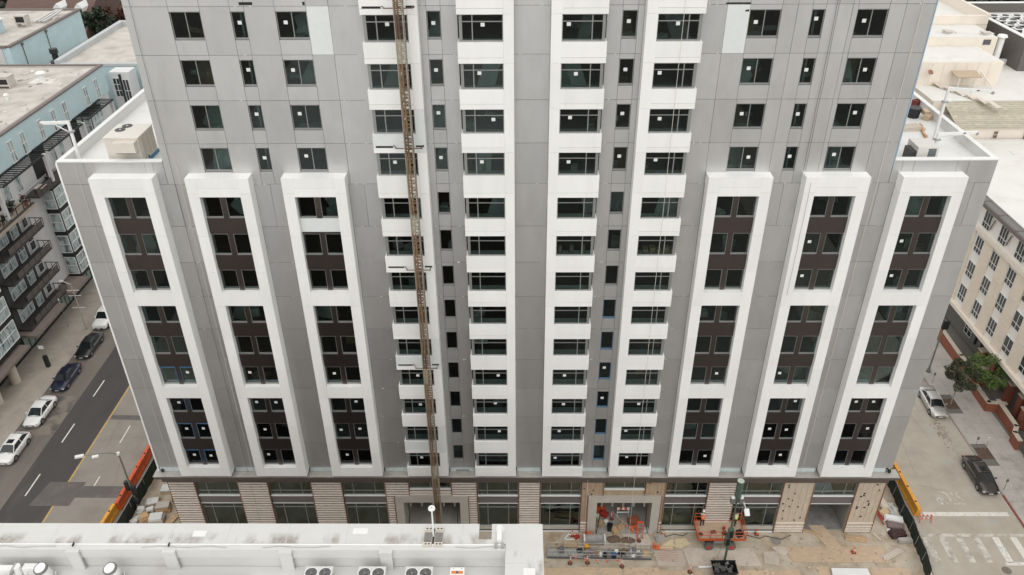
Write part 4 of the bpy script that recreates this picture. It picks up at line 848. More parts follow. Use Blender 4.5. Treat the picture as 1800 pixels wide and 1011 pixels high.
leaf_g = M("leaf_mid_green", (0.115,0.175,0.045), 0.6, 0, 0.35, 3.0, var=0.1); leaf_b = M("leaf_brown_green", (0.052,0.058,0.027), 0.6, 0, 0.4, 3.0); leaf_d = M("leaf_dark_green", (0.022,0.034,0.017), 0.55, 0, 0.4, 3.0)
leaf_r = M("leaf_russet", (0.10,0.045,0.025), 0.7, 0, 0.4, 2.0); bark = M("bark", (0.10,0.08,0.06), 0.9, 0, 0.2, 5.0); bark_l = M("bark_pale", (0.30,0.27,0.23), 0.9, 0, 0.2, 5.0)
def crown(cx, cy, cz, rx, ry, rz, n, size, seed, clumps=26):
    r = random.Random(seed); cl = []
    for _ in range(clumps):
        while True:
            p = Vector((r.uniform(-1,1),r.uniform(-1,1),r.uniform(-0.85,1)))
            if 0.25 < p.length < 1: break
        cl.append((p, r.uniform(0.16,0.34)))
    mb = MB()
    for i in range(n):
        c, cr_ = cl[i % clumps]; d = Vector((r.gauss(0,1),r.gauss(0,1),r.gauss(0,1))).normalized()*cr_*(r.random()**0.4)
        p = c+d; p = Vector((cx+p.x*rx, cy+p.y*ry, cz+p.z*rz)); s = size*r.uniform(0.6,1.3)
        nrm = (Vector((r.gauss(0,1),r.gauss(0,1),r.gauss(0.6,1)))).normalized(); a = nrm.orthogonal().normalized(); a = Matrix.Rotation(r.uniform(0,6.28),3,nrm) @ a; b = nrm.cross(a)
        mb.add([p-a*s,p+b*s*0.45+nrm*s*0.1,p+a*s,p-b*s*0.45+nrm*s*0.1],[(0,1,2,3)])
    return mb
def tree(name, label, loc, h, rx, ry, rz, leafm, n, size, seed, group=None, barkm=None, trunk_r=0.12):
    t = thing(name, label, "tree", loc, group, local=True); r = random.Random(seed)
    mb = MB(); top = h*0.55; mb.cyl((0,0,0),(0.05,0.03,top),trunk_r,trunk_r*0.6,8)
    for i in range(7):
        a = i*0.9+r.uniform(0,.5); z = top*r.uniform(0.6,1.0); e = (rx*0.6*math.cos(a),ry*0.6*math.sin(a),h-rz*r.uniform(0.2,1.1)); mid = (e[0]*0.45,e[1]*0.45,(z+e[2])/2+0.1)
        mb.cyl((0.03,0.02,z),mid,trunk_r*0.45,trunk_r*0.3,6); mb.cyl(mid,e,trunk_r*0.3,trunk_r*0.12,5)
    mb.build("trunk", barkm or bark, t, origin=(0,0,0)); crown(0,0,h-rz*0.85,rx,ry,rz,n,size,seed).build("crown", leafm, t, origin=(0,0,0)); return t
# small potted plants on the terraces
for (x,y,z,l) in ((-60.5,33.4,17.1,"dark leafy potted plant on the large brown terrace"),(-59.6,34.9,17.1,"russet potted shrub at the corner of the large terrace"),(-60.3,42.6,17.2,"reddish potted plant on the small terrace above the far bay")):
    t = thing("potted_plant", l, "plant", (x,y,z), local=True); MB().cyl((0,0,0),(0,0,0.4),0.2,0.26,10).build("pot", rust, t)
    crown(0,0,0.9,0.6,0.6,0.6,260,0.13,int(abs(x*10)+y)).build("foliage", leaf_r if "russet" in l or "reddish" in l else leaf_d, t, origin=(0,0,0))
# second blue block behind, with its roof
b2 = thing("rear_blue_block", "farther pale blue block with gravel roof at the top left", "building", (-85,82,0))
MB().box(-125,-77.9,70.6,94,0,26).build("wall", blue_m, b2); MB().box(-125,-78.3,71.0,93.6,26.0,26.06).build("roof", grav, b2)
MB().box(-78.3,-77.7,70.6,94.2,26.005,26.3).box(-125,-78.3,70.4,71.0,26.005,26.3).box(-125,-78.3,93.6,94.2,26.005,26.3).build("roof_trim", trim_d, b2)
MB().box(-125,-79,70.45,70.598,20,25.9).build("side_wall", M("white_side_wall",(0.55,0.53,0.51),0.8,0,0.05,0.5), b2)
for y in (74,81.5): MB().cyl((-77.8,y,22),(-77.8,y,25.8),0.07,0.07,6).box(-77.9,-77.6,y-0.2,y+0.2,25.5,25.85).build("downpipe", trim_d, b2)
MB().box(-90,-83.5,74.0,80.0,26.06,28.0).build("roof_penthouse", blue_m, b2); MB().box(-90.3,-83.2,73.7,80.3,28.0,28.2).build("penthouse_roof", white_paint, b2)
for (x,y,l) in ((-82.0,83.0,"grey roof unit on legs in the middle of the rear blue block"),(-88.5,85.0,"grey roof unit at the left picture edge on the rear blue block")):
    t = thing("roof_unit", l, "roof unit", (x,y,26.06), "units on the rear blue block", local=True); MB().box(-0.9,0.9,-0.7,0.7,0.6,1.9).build("cabinet", ru, t); MB().box(-0.7,0.7,-0.712,-0.702,0.8,1.7).build("louvre", dark, t)
    for sx in (-0.75,0.75): MB().box(sx-0.06,sx+0.06,-0.6,0.6,0,0.6).build("leg", ru, t)
t = thing("pipe_rack", "tangle of pale pipes near the corner of the rear blue block's roof", "pipes", (-80.2,88,26.06), local=True)
for i in range(6): MB().tube([(-1+i*0.35,-3,0.3),(-1+i*0.35,1.5,0.4+0.1*(i%2)),(0.2+i*0.2,2.5,0.9)],0.09,6).build("pipe", steel if i%2 else white_paint, t)
MB().box(-1.3,1.3,-1,0.6,0.0,0.28).build("pipe_support", ru, t)
# low roof between with dark tanks
b3 = thing("white_roof_block", "long low block with pale roof and thick parapet behind the blue block", "building", (-66,80,0))
MB().box(-71.2,-50,70.2,94,0,23.3).build("wall", blue_m, b3); MB().box(-70.6,-50,70.8,93.5,23.3,23.42).build("roof", grav, b3); MB().box(-71.4,-70.6,70.2,94.2,23.3,24.2).box(-70.6,-50,93.4,94.2,23.3,24.2).box(-70.6,-50,70.1,70.7,23.3,23.7).build("parapet", M("parapet_pale",(0.46,0.48,0.48),0.8,0,0.06,0.6), b3)
MB().box(-77.8,-71.45,66,94,0,21.0).build("lower_wing", grav, b3)
MB().box(-71.0,-50,64.5,70.1,0,11.9).build("link_wing", stucco, b3)
MB().box(-61.6,-58.6,66.5,69.0,12,23.5).build("white_bay", M("bay_white",(0.62,0.62,0.62),0.7), b3)
win_y(b3,66.5,-61.2,-60.2,19.8,22.6,2,3,dark_glass); win_y(b3,66.5,-59.8,-58.9,17.2,22.4,2,3,dark_glass); ibox("black_band", black, -60.15,-59.85,66.3,66.5,16.5,23.2,b3); ibox("black_band", black, -60.1,-58.7,66.25,66.48,16.0,16.7,b3)
win_y(b3,70.2,-56.6,-55.6,19.0,21.6,1,2); ibox("juliet_balcony", black, -58.2,-55.2,69.2,70.1,17.6,17.8,b3)
mb = MB(); mb.box(-58.2,-55.2,69.2,69.26,18.8,18.86)
for i in range(12): mb.box(-58.2+i*0.27,-58.17+i*0.27,69.2,69.26,17.8,18.8)
mb.build("balcony_rail", black, b3)
t = thing("dark_vent_tower", "dark blue-grey cylindrical vent with cap beside the rear blue block", "vent", (-72.9,73.5,21.0), local=True)
MB().cyl((0,0,0),(0,0,2.2),0.95,0.9,18).build("tank", M("navy_tank",(0.03,0.045,0.06),0.5), t); MB().cyl((0,0,2.2),(0,0,3.4),0.45,0.45,14).build("neck", black, t); MB().cyl((0,0,3.4),(0,0,4.1),0.65,0.6,16).build("cap", black, t)
for i,(x,y,l) in enumerate(((-72.4,76.8,"black round roof fan nearest the dark vent"),(-72.4,85.0,"black round roof fan farther along the low roof"),(-72.5,83.2,"black round roof fan in the middle of the low roof"))):
    t = thing("roof_fan", l, "fan", (x,y,21.0), "black fans on the low roof", local=True); MB().cyl((0,0,0),(0,0,0.6),0.8,0.75,16).build("housing", black, t); MB().cyl((0,0,0.6),(0,0,0.7),0.5,0.5,12).build("hub", fan_dark, t)
# far houses with brown roofs
def gable(name, label, x0, x1, y0, y1, ze, zr, rm, wm, axis='x', dormers=()):
    t = thing(name, label, "house", ((x0+x1)/2,(y0+y1)/2,0)); MB().box(x0+0.3,x1-0.3,y0+0.3,y1-0.3,0,ze).build("wall", wm, t); mb = MB()
    ym = (y0+y1)/2
    mb.add([(x0,y0,ze-0.2),(x1,y0,ze-0.2),(x1,ym,zr),(x0,ym,zr),(x0,y1,ze-0.2),(x1,y1,ze-0.2)],[(0,1,2,3),(3,2,5,4),(0,3,4),(1,5,2),(0,4,5,1)]); mb.build("roof", rm, t)
    for dx in dormers:
        zd = ze+(zr-ze)*0.5; yd = y0+(ym-y0)*0.5
        d = MB().add([(dx-0.9,yd,zd-.2),(dx+0.9,yd,zd-.2),(dx+0.9,yd,zd+1.6),(dx,yd,zd+2.5),(dx-0.9,yd,zd+1.6),(dx-0.9,yd+4,zd+1.6),(dx+0.9,yd+4,zd+1.6),(dx,yd+4,zd+2.5)],[(0,1,2,3,4),(4,3,7,5),(3,2,6,7),(0,4,5),(1,6,2)]).build("dormer", frame_w, t)
        for s in (-0.4,0.4): ibox("pane", dark_glass, dx+s-0.3, dx+s+0.3, yd-0.03, yd-0.01, zd+0.1, zd+1.5, d)
    return t
roof_br = M("brown_tile_roof", (0.125,0.078,0.064), 0.9, 0, 0.22, 1.2, (0.4,3,3), c2=(0.085,0.06,0.05), c2scale=0.3); roof_gr = M("grey_far_roof",(0.34,0.31,0.28),0.9,0,0.15,0.5)
gable("brown_roofed_house","brown tiled house with two white dormers beyond the rear blue block",-107,-88.5,110,140,14.5,24,roof_br,M("tan_wall",(0.42,0.33,0.26),0.8),dormers=(-95.0,-90.6))
gable("small_tan_house","small house with tan wall and dark roof behind the pale roofed block",-82.5,-68,116,130,13,18,roof_br,M("tan_wall2",(0.55,0.45,0.36),0.8))
gable("far_brown_house","far brown roofed house at the top left picture edge",-150,-118,118,150,13,23,roof_br,M("tan_wall3",(0.46,0.38,0.30),0.8))
for i,(x,y,h,r,lm,l) in enumerate(((-86.6,118,20,3.6,leaf_d,"dark russet tree beside the tower's left edge at the top"),(-84.5,124,21,4.2,leaf_r,"russet crowned tree behind the dark one at the top left"),(-110.5,122,20,4.5,leaf_b,"brown green tree left of the brown tiled house"),(-113.5,130,21,5.0,leaf_d,"dark tree at the upper left picture corner"),(-118.5,126,20,4.5,leaf_b,"tallest brown green tree at the far left edge"))):
    tree("far_tree",l,(x,y,0),h,r,r,r*0.95,lm,2600,0.55,40+i,"trees behind the blue blocks",trunk_r=0.4)

# ================================================================== BUILDINGS ON THE RIGHT
beige = M("beige_stucco", (0.72,0.63,0.52), 0.85, 0, 0.05, 0.7, c2=(0.67,0.585,0.48), c2scale=0.5); whitew = M("white_stucco_r", (0.78,0.75,0.70), 0.85, 0, 0.04, 0.7); cream = M("cream_wall", (0.74,0.67,0.58), 0.85, 0, 0.05, 0.6, c2=(0.69,0.62,0.53), c2scale=0.5)
greyg = M("grey_green_wall", (0.15,0.145,0.13), 0.85, 0, 0.1, 0.7); white_roof = M("white_flat_roof", (0.66,0.645,0.61), 0.7, 0, 0.05, 0.35, c2=(0.57,0.55,0.51), c2scale=0.3)
rb = thing("beige_apartment_house", "beige and white apartment house with white flat roof across the right street", "building", (64,25,0))
MB().box(54.0,84,-10,48,5.3,19.0).build("wall", whitew, rb); MB().box(56.2,84,-10,47,0.1,5.3).build("ground_floor_wall", greyg, rb)
MB().box(53.5,54.0,-10,33.0,5.0,5.45).build("lower_cornice", cream, rb); MB().box(53.6,54.0,-10,33.0,15.35,15.75).build("upper_cornice", cream, rb)
MB().box(54.2,84,-10,48,19.0,19.3).build("roof", white_roof, rb)
MB().box(53.1,54.2,-10,33.0,18.75,19.2).build("eave", trim_d, rb); MB().box(53.25,54.15,-10,33.0,19.2,19.24).build("eave_deck", M("eave_grey",(0.16,0.15,0.14),0.7), rb)
MB().box(54.15,54.55,-10,48,19.3,19.42).box(54.55,84,47.4,48,19.3,20.0).build("roof_curb", white_roof, rb)
for y in (31.4,27.8,24.2,20.6,17.0): ibox("eave_rafter", trim_d, 53.15,54.1,y-0.1,y+0.1,19.241,19.31,rb)
for y in (32.35,28.75,25.17,21.6,18.0,14.4,10.8): ibox("beige_pier", beige, 53.86,53.998,y-0.95 if y < 32 else y-0.5,y+0.95 if y < 32 else y+0.65,5.46,15.34,rb)
for y in (30.55,26.95,23.37,19.8,16.2,12.6):
    for z in (7.25,10.55,13.87,17.15): win_x(rb,53.99,y-0.78,y+0.78,z-1.0,z+1.0,3 if (z>15 or round(y)%2) else 2,2,-1,dark_glass,name="window",low=0.33)
    for z in (17.15,): MB().obox((53.85,y-1.25,z+0.1),(0.1,0.1,1.5),(0.25,0,0)).build("eave_brace", trim_d, rb)
    for z in (9.0,12.3): MB().cyl((53.8,y-1.75,z),(53.86,y-1.75,z),0.1,0.1,8).cyl((53.8,y-2.1,z),(53.86,y-2.1,z),0.1,0.1,8).build("vent_cap", cream, rb)
for y in (30.3,25.5): win_x(rb,56.2,y-0.8,y+0.8,1.2,3.8,2,2,-1,dark_glass,low=0.3)
for y in (28.3,26.9): ibox("dark_pilaster", dark, 56.05,56.19,y-0.15,y+0.15,1.2,5.2,rb)
MB().tube([(62,33,19.35),(62.5,32.6,19.55),(63.2,32.7,19.4)],0.15,6).build("roof_scupper", M("scupper",(0.3,0.29,0.22),0.7), rb)
MB().box(63.4,70.5,44.6,45.6,19.3,19.36).box(68,69.3,38.8,39.6,19.3,19.5).build("roof_patch", white_roof, rb); MB().cyl((66,40.5,19.3),(66,40.5,19.6),0.4,0.3,12).build("roof_drain", steel, rb)
# brick garden walls and piers with pale caps
brick = M("brick_red", (0.25,0.085,0.05), 0.9, 0, 0.2, 6.0, (1,1,3)); cap_m = M("stone_cap", (0.56,0.49,0.40), 0.8, 0, 0.06, 2)
def brickwall(label, pts, h, w=0.35, piers=()):
    t = thing("brick_wall", label, "wall", (pts[0][0],pts[0][1],0.1), "brick garden walls")
    for (x0,y0),(x1,y1) in zip(pts[:-1],pts[1:]):
        dx, dy = x1-x0, y1-y0; L_ = math.hypot(dx,dy); rz = math.atan2(dy,dx); c = ((x0+x1)/2,(y0+y1)/2)
        MB().obox((c[0],c[1],0.1+h/2),(L_+w*0.6,w,h),(0,0,rz)).build("brickwork", brick, t); MB().obox((c[0],c[1],0.1+h+0.06),(L_+w*0.8,w+0.12,0.12),(0,0,rz)).build("cap", cap_m, t)
    for (x,y,ph) in piers: MB().box(x-0.38,x+0.38,y-0.38,y+0.38,0.1,ph).build("brickwork", brick, t); MB().box(x-0.47,x+0.47,y-0.47,y+0.47,ph,ph+0.18).build("cap", cap_m, t)
brickwall("curved brick garden wall behind the lamp post, farthest along the pavement",[(53.3,31.0),(53.1,25.5),(53.3,24.2),(54.0,23.4)],1.4)
brickwall("brick entrance wall with stepped piers behind the green tree",[(53.2,22.6),(53.4,21.6),(55.6,21.4)],1.2,piers=((55.3,25.0,2.6),(55.6,22.6,3.0)))
brickwall("low brick planter wall right of the green tree",[(52.5,20.2),(52.4,17.2),(54.2,17.0)],1.2)
brickwall("brick porch wall with four capped piers at the right edge",[(53.6,17.4),(53.4,13.2),(52.7,12.2),(52.6,11.0)],1.3,piers=((55.2,18.4,3.0),(55.3,16.2,3.0),(54.8,14.4,2.6)))
brickwall("short brick wall at the right edge nearest the camera",[(53.0,9.8),(52.9,7.2),(53.5,6.4)],1.5)
MB().box(54.0,56.1,22.9,25.0,0.1,1.5).build("entry_ramp_wall", M("ramp_wall",(0.44,0.36,0.30),0.85), rb)
# shingle roofed house behind
sh = thing("shingle_roofed_building", "building with pale wall and grey-green shingle roof behind the right wing", "building", (72,55,0))
MB().box(57.5,95,48.4,53.3,0,21.5).build("wall", cream, sh)
shing = M("shingle_green_grey", (0.42,0.385,0.30), 0.9, 0, 0.20, 2.0, (0.7,1,1), var=0.10)
for i in range(13):
    t0, t1 = i/13, (i+1)/13; y0, y1 = 48.0+5.4*t0, 48.0+5.4*t1; z0, z1 = 21.55+1.75*t0, 21.55+1.75*t1
    MB().add([(57.2,y0,z0),(95,y0,z0),(95,y1+0.05,z1),(57.2,y1+0.05,z1),(57.2,y0,z0+0.06),(95,y0,z0+0.06),(95,y1+0.05,z1+0.02),(57.2,y1+0.05,z1+0.02)],[(4,5,6,7),(0,1,5,4),(0,4,7,3),(1,2,6,5)]).build("shingle_course", shing, sh)
win_y(sh,48.4,62.3,62.9,20.0,21.0,1,2,M("brown_pane",(0.14,0.11,0.09),0.3),cream,0.05); win_y(sh,48.4,66.3,68.2,19.4,21.2,1,1,M("brown_pane2",(0.12,0.09,0.07),0.3),cream,0.05)
MB().box(56.0,95,53.4,69.5,0,23.2).build("rear_wall", cream, sh); MB().box(55.8,95,53.4,69.8,23.2,23.35).build("flat_roof", white_roof, sh); MB().box(70,95,69.2,69.8,23.35,24.1).build("parapet", M("parapet_blue_white",(0.60,0.62,0.62),0.8), sh)
tile = M("pale_tile", (0.60,0.53,0.45), 0.85, 0, 0.1, 2)
for i in range(8): MB().obox((57.6+i*0.75,62.0-i*1.55,23.6),(0.9,1.7,0.1),(0.25,0.1,0.45)).build("tile_slope", tile, sh)
# cream roof-top cluster
cc = thing("cream_rooftop_cluster", "stepped cream coloured building cluster beyond the right wing roof", "building", (64,70,0))
MB().box(50,67.6,59.8,67.5,0,26.6).build("wall", cream, cc); MB().box(50,70.2,67.5,74.5,0,27.9).build("middle_wall", cream, cc); MB().box(50,72.0,74.5,95,0,27.9).build("rear_wall", cream, cc)
MB().box(50.3,67.3,60.1,67.45,26.6,26.68).build("roof", white_roof, cc); MB().box(50.3,70,67.6,74.4,27.9,27.98).build("roof", white_roof, cc); MB().box(50.3,71.6,74.9,94.6,27.9,27.95).build("roof", white_roof, cc)
MB().box(71.55,72.0,74.5,95,27.95,29.6).box(50,71.54,74.5,74.95,27.95,29.3).box(50,71.54,94.5,95,27.95,29.6).build("parapet", cream, cc)
for i in range(9): ibox("wall_rib", cream, 53+i*1.6,53.06+i*1.6,59.74,59.798,23.4,26.5,cc)
MB().obox((62.2,58.6,25.3),(3.4,2.0,0.12),(0.15,0,0)).build("canopy", M("canopy_tan",(0.45,0.35,0.25),0.8), cc)
for x in (61.0,63.4): MB().cyl((x,57.8,23.35),(x,57.8,25.2),0.06,0.06,6).build("canopy_post", cream, cc)
MB().obox((65.4,58.8,24.4),(0.15,2.8,0.15),(0.6,0,0.5)).build("stair_rail", cream, cc); ibox("dark_opening", M("opening_slate",(0.09,0.085,0.10),0.6), 68.2,69.3,67.44,67.498,26.85,27.6,cc)
for (x,y,z,l) in ((64.0,69.8,27.98,"flat vent hatch lying on the cream cluster's middle roof"),(69.2,69.0,27.98,"grey hatch at the right end of the cream cluster's middle roof")):
    t = thing("roof_hatch", l, "hatch", (x,y,z), local=True); MB().obox((0,0,0.25),(2.0,1.0,0.15),(0.1,0.15,0.3)).build("lid", ru, t); MB().box(-0.8,0.8,-0.4,0.4,0,0.18).build("curb", white_roof, t)
t = thing("roof_vent", "white capped vent pipe at the right end of the cream cluster", "vent", (71.2,68.2,23.4), local=True); MB().cyl((0,0,0),(0,0,4.4),0.45,0.45,14).build("stack", white_paint, t); MB().cyl((0,0,4.4),(0,0,4.7),0.75,0.6,14).build("cowl", white_paint, t)
t = thing("rusty_satellite_dish", "small rusty disc on the cream wall", "dish", (57.3,59.2,25.2), local=True); MB().cyl((0,0,0),(0.05,-0.25,0.3),0.05,0.4,14).build("dish", rust, t); MB().cyl((0,0.3,-1.8),(0,0,0),0.04,0.04,6).build("mount", cream, t)
# dark grey building with roof machinery
dgm = M("dark_grey_wall", (0.125,0.115,0.105), 0.85, 0, 0.08, 0.7)
db = thing("dark_grey_building", "dark grey walled building with white roof and machinery at the top right", "building", (95,80,0))
MB().box(73.6,130,66,88.4,0,26.4).build("wall", dgm, db); MB().box(73.6,74.1,66,88.4,26.4,28.0).box(74.1,130,87.9,88.4,26.4,28.0).build("parapet", dgm, db); MB().box(73.5,74.2,65.9,88.5,28.0,28.12).box(74.2,130,87.8,88.5,28.0,28.12).build("coping", white_paint, db); MB().box(74.2,130,66,87.8,26.4,26.5).build("roof", white_roof, db)
MB().cyl((73.4,72.5,22),(73.4,71.8,27.0),0.16,0.16,8).build("drainpipe", black, db); MB().box(72.9,73.59,79.2,80.2,22,26.5).build("wall_duct", black, db)
k = 0
for i in range(4):
    for j in range(4):
        t = thing("rooftop_machine", "white boxed machine on the dark grey building, "+("leftmost","second from left","third from left","rightmost")[j]+" in the "+("nearest","second","third","farthest")[i]+" row", "machine", (75.6+j*1.9+rnd.uniform(-.15,.15),72.2+i*2.5,26.5), "machines on the dark grey building", local=True)
        MB().box(-0.75,0.75,-0.7,0.7,0.2,1.5).build("cabinet", white_paint, t); MB().box(-0.76,0.2,-0.712,-0.702,0.3,1.4).build("grille", dark, t); MB().cyl((0,0,1.5),(0,0,1.6),0.5,0.5,12).build("fan", fan_dark, t)
gable("far_slate_house","dark roofed far building at the top right",88,135,118,142,22,25,M("slate_roof",(0.075,0.07,0.072),0.8,0,0.1,1),dgm)
for i,(x,y,h,r,lm,l) in enumerate(((82,100,25.5,5,leaf_d,"dark tree between the cream cluster and the dark grey building"),(92,104,25.5,5,leaf_d,"dark tree behind the dark grey building's far parapet"),(74,104,24.5,4,leaf_b,"yellowish tree at the tower's right edge at the top"),(104,106,25,5,leaf_d,"dark tree at the top right behind the white roof"))):
    tree("far_tree",l,(x,y,0),h,r,r,r*0.9,lm,2200,0.55,60+i,"trees behind the right buildings",trunk_r=0.4)
# street trees
tree("street_tree","dark glossy leaved street tree in the pavement pit beside the silver car",(49.1,18.4,0.1),5.5,1.75,1.75,1.75,leaf_b,3000,0.16,11,"right street trees",bark_l,0.08)
tree("street_tree","bright green round crowned tree behind the dark street tree",(52.7,19.2,0.1),5.3,2.3,2.3,1.75,leaf_g,5200,0.15,12,"right street trees",bark,0.12)
# ================================================================== VEHICLES
car_glass = M("car_glass", (0.012,0.015,0.017), 0.06, 0, spec=0.8); tyre_m = M("tyre", (0.015,0.015,0.015), 0.85); rim_m = M("rim_alloy", (0.35,0.35,0.35), 0.3, 0.8); lamp_m = M("headlamp", (0.62,0.63,0.63), 0.15, 0.1, spec=0.8); tail_m = M("tail_lamp", (0.25,0.02,0.015), 0.2)
plate_m = M("number_plate", (0.65,0.65,0.62), 0.5); black_trim = M("car_black_trim", (0.015,0.015,0.016), 0.5)
def paint(n, c, metal=0.0): return M("car_paint_"+n, c, 0.32, metal, coat=0.8)
def car(label, loc, rz, pm, L=4.6, W=1.82, H=1.45, kind="sedan", roofbars=False, sunroof=False, roofm=None):
    t = thing("parked_car", label, "car", loc, "cars parked along the kerbs", local=True); t.rotation_euler = (0,0,rz)
    w = W/2; h = L/2
    if kind == "sedan": st = [(-h,0.72,0.30,0.52,0.55),(-h+0.12,0.90,0.20,0.62,0.68),(-h+0.55,0.98,0.18,0.72,0.79),(-h+1.25,1.0,0.18,0.84,0.92),(-0.2,1.0,0.18,0.90,0.95),(h-1.15,1.0,0.18,0.94,0.99),(h-0.5,0.97,0.20,0.95,1.02),(h-0.1,0.90,0.24,0.86,0.96),(h,0.76,0.34,0.62,0.66)]; g = (-h+1.15,-h+1.95,h-1.55,h-0.75)
    elif kind == "hatch": st = [(-h,0.72,0.30,0.55,0.58),(-h+0.12,0.90,0.20,0.66,0.72),(-h+0.5,0.98,0.18,0.78,0.86),(-h+1.05,1.0,0.18,0.90,0.98),(-0.2,1.0,0.18,0.96,1.0),(h-0.8,1.0,0.18,1.0,1.04),(h-0.2,0.95,0.22,1.0,1.06),(h-0.02,0.84,0.30,0.85,0.9),(h,0.76,0.36,0.66,0.7)]; g = (-h+1.0,-h+1.75,h-1.0,h-0.22)
    else: st = [(-h,0.80,0.38,0.72,0.75),(-h+0.12,0.94,0.28,0.86,0.94),(-h+0.5,1.0,0.26,0.96,1.04),(-h+1.2,1.0,0.26,1.04,1.12),(0,1.0,0.26,1.10,1.14),(h-0.8,1.0,0.26,1.12,1.16),(h-0.15,0.96,0.3,1.12,1.16),(h-0.03,0.92,0.34,1.0,1.05),(h,0.86,0.42,0.8,0.84)]; g = (-h+1.25,-h+1.85,h-0.45,h-0.15)
    mb = MB(); rings = []
    for (y,f,zb,zs,zt) in st:
        a = w*f; rings.append([(-a*0.86,y,zb),(-a,y,zb+0.14),(-a,y,(zb+zs)/2+0.06),(-a*0.96,y,zs),(-a*0.62,y,zt),(0,y,zt+0.025),(a*0.62,y,zt),(a*0.96,y,zs),(a,y,(zb+zs)/2+0.06),(a,y,zb+0.14),(a*0.86,y,zb)])
    n = len(rings[0]); vs_ = [p for r in rings for p in r]; fs_ = []
    for i in range(len(rings)-1):
        for j in range(n): k2 = (j+1)%n; fs_.append((i*n+j,i*n+k2,(i+1)*n+k2,(i+1)*n+j))
    fs_ += [tuple(range(n-1,-1,-1)), tuple(range((len(rings)-1)*n,len(rings)*n))]
    mb.add(vs_,fs_); body = mb.build("body", pm, t, True, (0,0,0)); body.data.polygons[len(fs_)-1].use_smooth = False; body.data.polygons[len(fs_)-2].use_smooth = False
    zb_ = [s for s in st if s[0] <= 0][-1][4]-0.02; bw = w*0.86; rw = w*0.66; zr = H-0.05
    P0 = [(-bw,g[0],zb_-0.04),(bw,g[0],zb_-0.04),(bw,g[3],zb_+0.02),(-bw,g[3],zb_+0.02)]; P1 = [(-rw,g[1],zr),(rw,g[1],zr),(rw,g[2],zr),(-rw,g[2],zr)]
    MB().add(P0+P1,[(0,1,5,4),(1,2,6,5),(2,3,7,6),(3,0,4,7),(4,5,6,7)]).build("glasshouse", car_glass, t, origin=(0,0,0))
    for s, ids in ((-1,(0,3)),(1,(1,2))):
        pil = MB()
        for i in ids: pil.cyl(P0[i],P1[i],0.045,0.04,6)
        ym = (g[1]+g[2])/2+0.1; pil.cyl((s*bw*1.005,ym,zb_),(s*rw*1.005,ym,zr),0.035,0.03,6); pil.cyl((s*rw,g[1],zr),(s*rw,g[2],zr),0.04,0.04,6)
        pil.build("pillar_frame", pm, t, origin=(0,0,0))
    ro = []; ny = 6
    for i in range(ny+1):
        y = g[1]-0.03+(g[2]-g[1]+0.06)*i/ny; zc = zr+0.03+0.045*math.sin(math.pi*(0.12+0.76*i/ny)); ro.append([(-rw-0.03,y,zr-0.01),(-rw*0.6,y,zc),(0,y,zc+0.02),(rw*0.6,y,zc),(rw+0.03,y,zr-0.01)])
    MB().add([p for r in ro for p in r],[(i*5+j,i*5+j+1,(i+1)*5+j+1,(i+1)*5+j) for i in range(ny) for j in range(4)]).build("roof", roofm or pm, t, True, (0,0,0))
    if sunroof: MB().box(-rw*0.55,rw*0.55,g[1]+0.18,g[1]+0.75,zr+0.06,zr+0.105).build("sunroof", car_glass, t)
    if roofbars:
        for s in (-1,1): MB().cyl((s*rw*0.9,g[1]+0.1,zr+0.1),(s*rw*0.9,g[2]-0.1,zr+0.1),0.03,0.03,6).build("roof_rail", steel, t)
    wr = 0.33 if kind != "suv" else 0.38
    for sx in (-1,1):
        for y in (-h+0.92,h-0.95):
            wh = MB().cyl((sx*(w-0.20),y,wr),(sx*(w+0.005),y,wr),wr,wr,18).build("wheel", tyre_m, t); MB().cyl((sx*(w+0.006),y,wr),(sx*(w+0.018),y,wr),wr*0.66,wr*0.62,12).build("rim", rim_m, wh)
            MB().cyl((sx*(w-0.25),y,wr+0.02),(sx*(w+0.002),y,wr+0.02),wr+0.05,wr+0.05,16).build("wheel_arch", black_trim, t)
        zh = st[1][3]-0.06
        MB().obox((sx*w*0.68,-h+0.16,zh),(0.36,0.22,0.13),(0,0,-sx*0.35)).build("headlight", lamp_m, t); MB().obox((sx*w*0.74,h-0.07,st[-2][3]-0.08),(0.34,0.12,0.14),(0,0,sx*0.25)).build("tail_light", tail_m, t)
        MB().obox((sx*(w+0.07),g[0]+0.42,zb_+0.08),(0.2,0.1,0.13)).build("wing_mirror", pm, t); MB().box(sx*w*1.0-0.012,sx*w*1.0+0.012,g[1]+0.35,g[1]+0.5,zb_-0.2,zb_-0.17).build("door_handle", black_trim, t)
    MB().box(-w*0.55,w*0.55,-h-0.012,-h+0.1,0.36,0.5).build("grille", black_trim, t); MB().box(-0.22,0.22,-h-0.025,-h-0.013,0.36,0.46).build("plate", plate_m, t)
    MB().box(-0.6,0.6,g[0]-0.07,g[0]-0.03,zb_-0.03,zb_-0.005).build("wiper", black_trim, t)
    return t
WHITE = paint("white",(0.74,0.73,0.71)); NAVY = paint("navy",(0.012,0.018,0.045),0.3); BLK = paint("black",(0.010,0.011,0.012),0.2); SILV = paint("silver",(0.55,0.54,0.52),0.6); BRZ = paint("bronze",(0.06,0.05,0.047),0.6)
car("white hatchback with dark sunroof at the left picture edge",(-53.9,10.6,0.01),0.0,WHITE,4.4,1.82,1.5,"hatch",sunroof=True)
car("white four-door sedan parked ahead of the white hatchback",(-54.0,16.5,0.01),0.0,WHITE,4.7,1.84,1.45)
car("navy blue sedan parked between the white and black cars",(-54.0,22.6,0.01),0.0,NAVY,4.7,1.84,1.45)
car("black sedan with chrome roof line on the left street",(-54.05,28.9,0.01),0.0,BLK,4.8,1.84,1.42)
car("white pickup-sized utility vehicle farthest along the left kerb",(-54.6,35.2,0.01),0.0,WHITE,5.0,1.95,1.85,"suv")
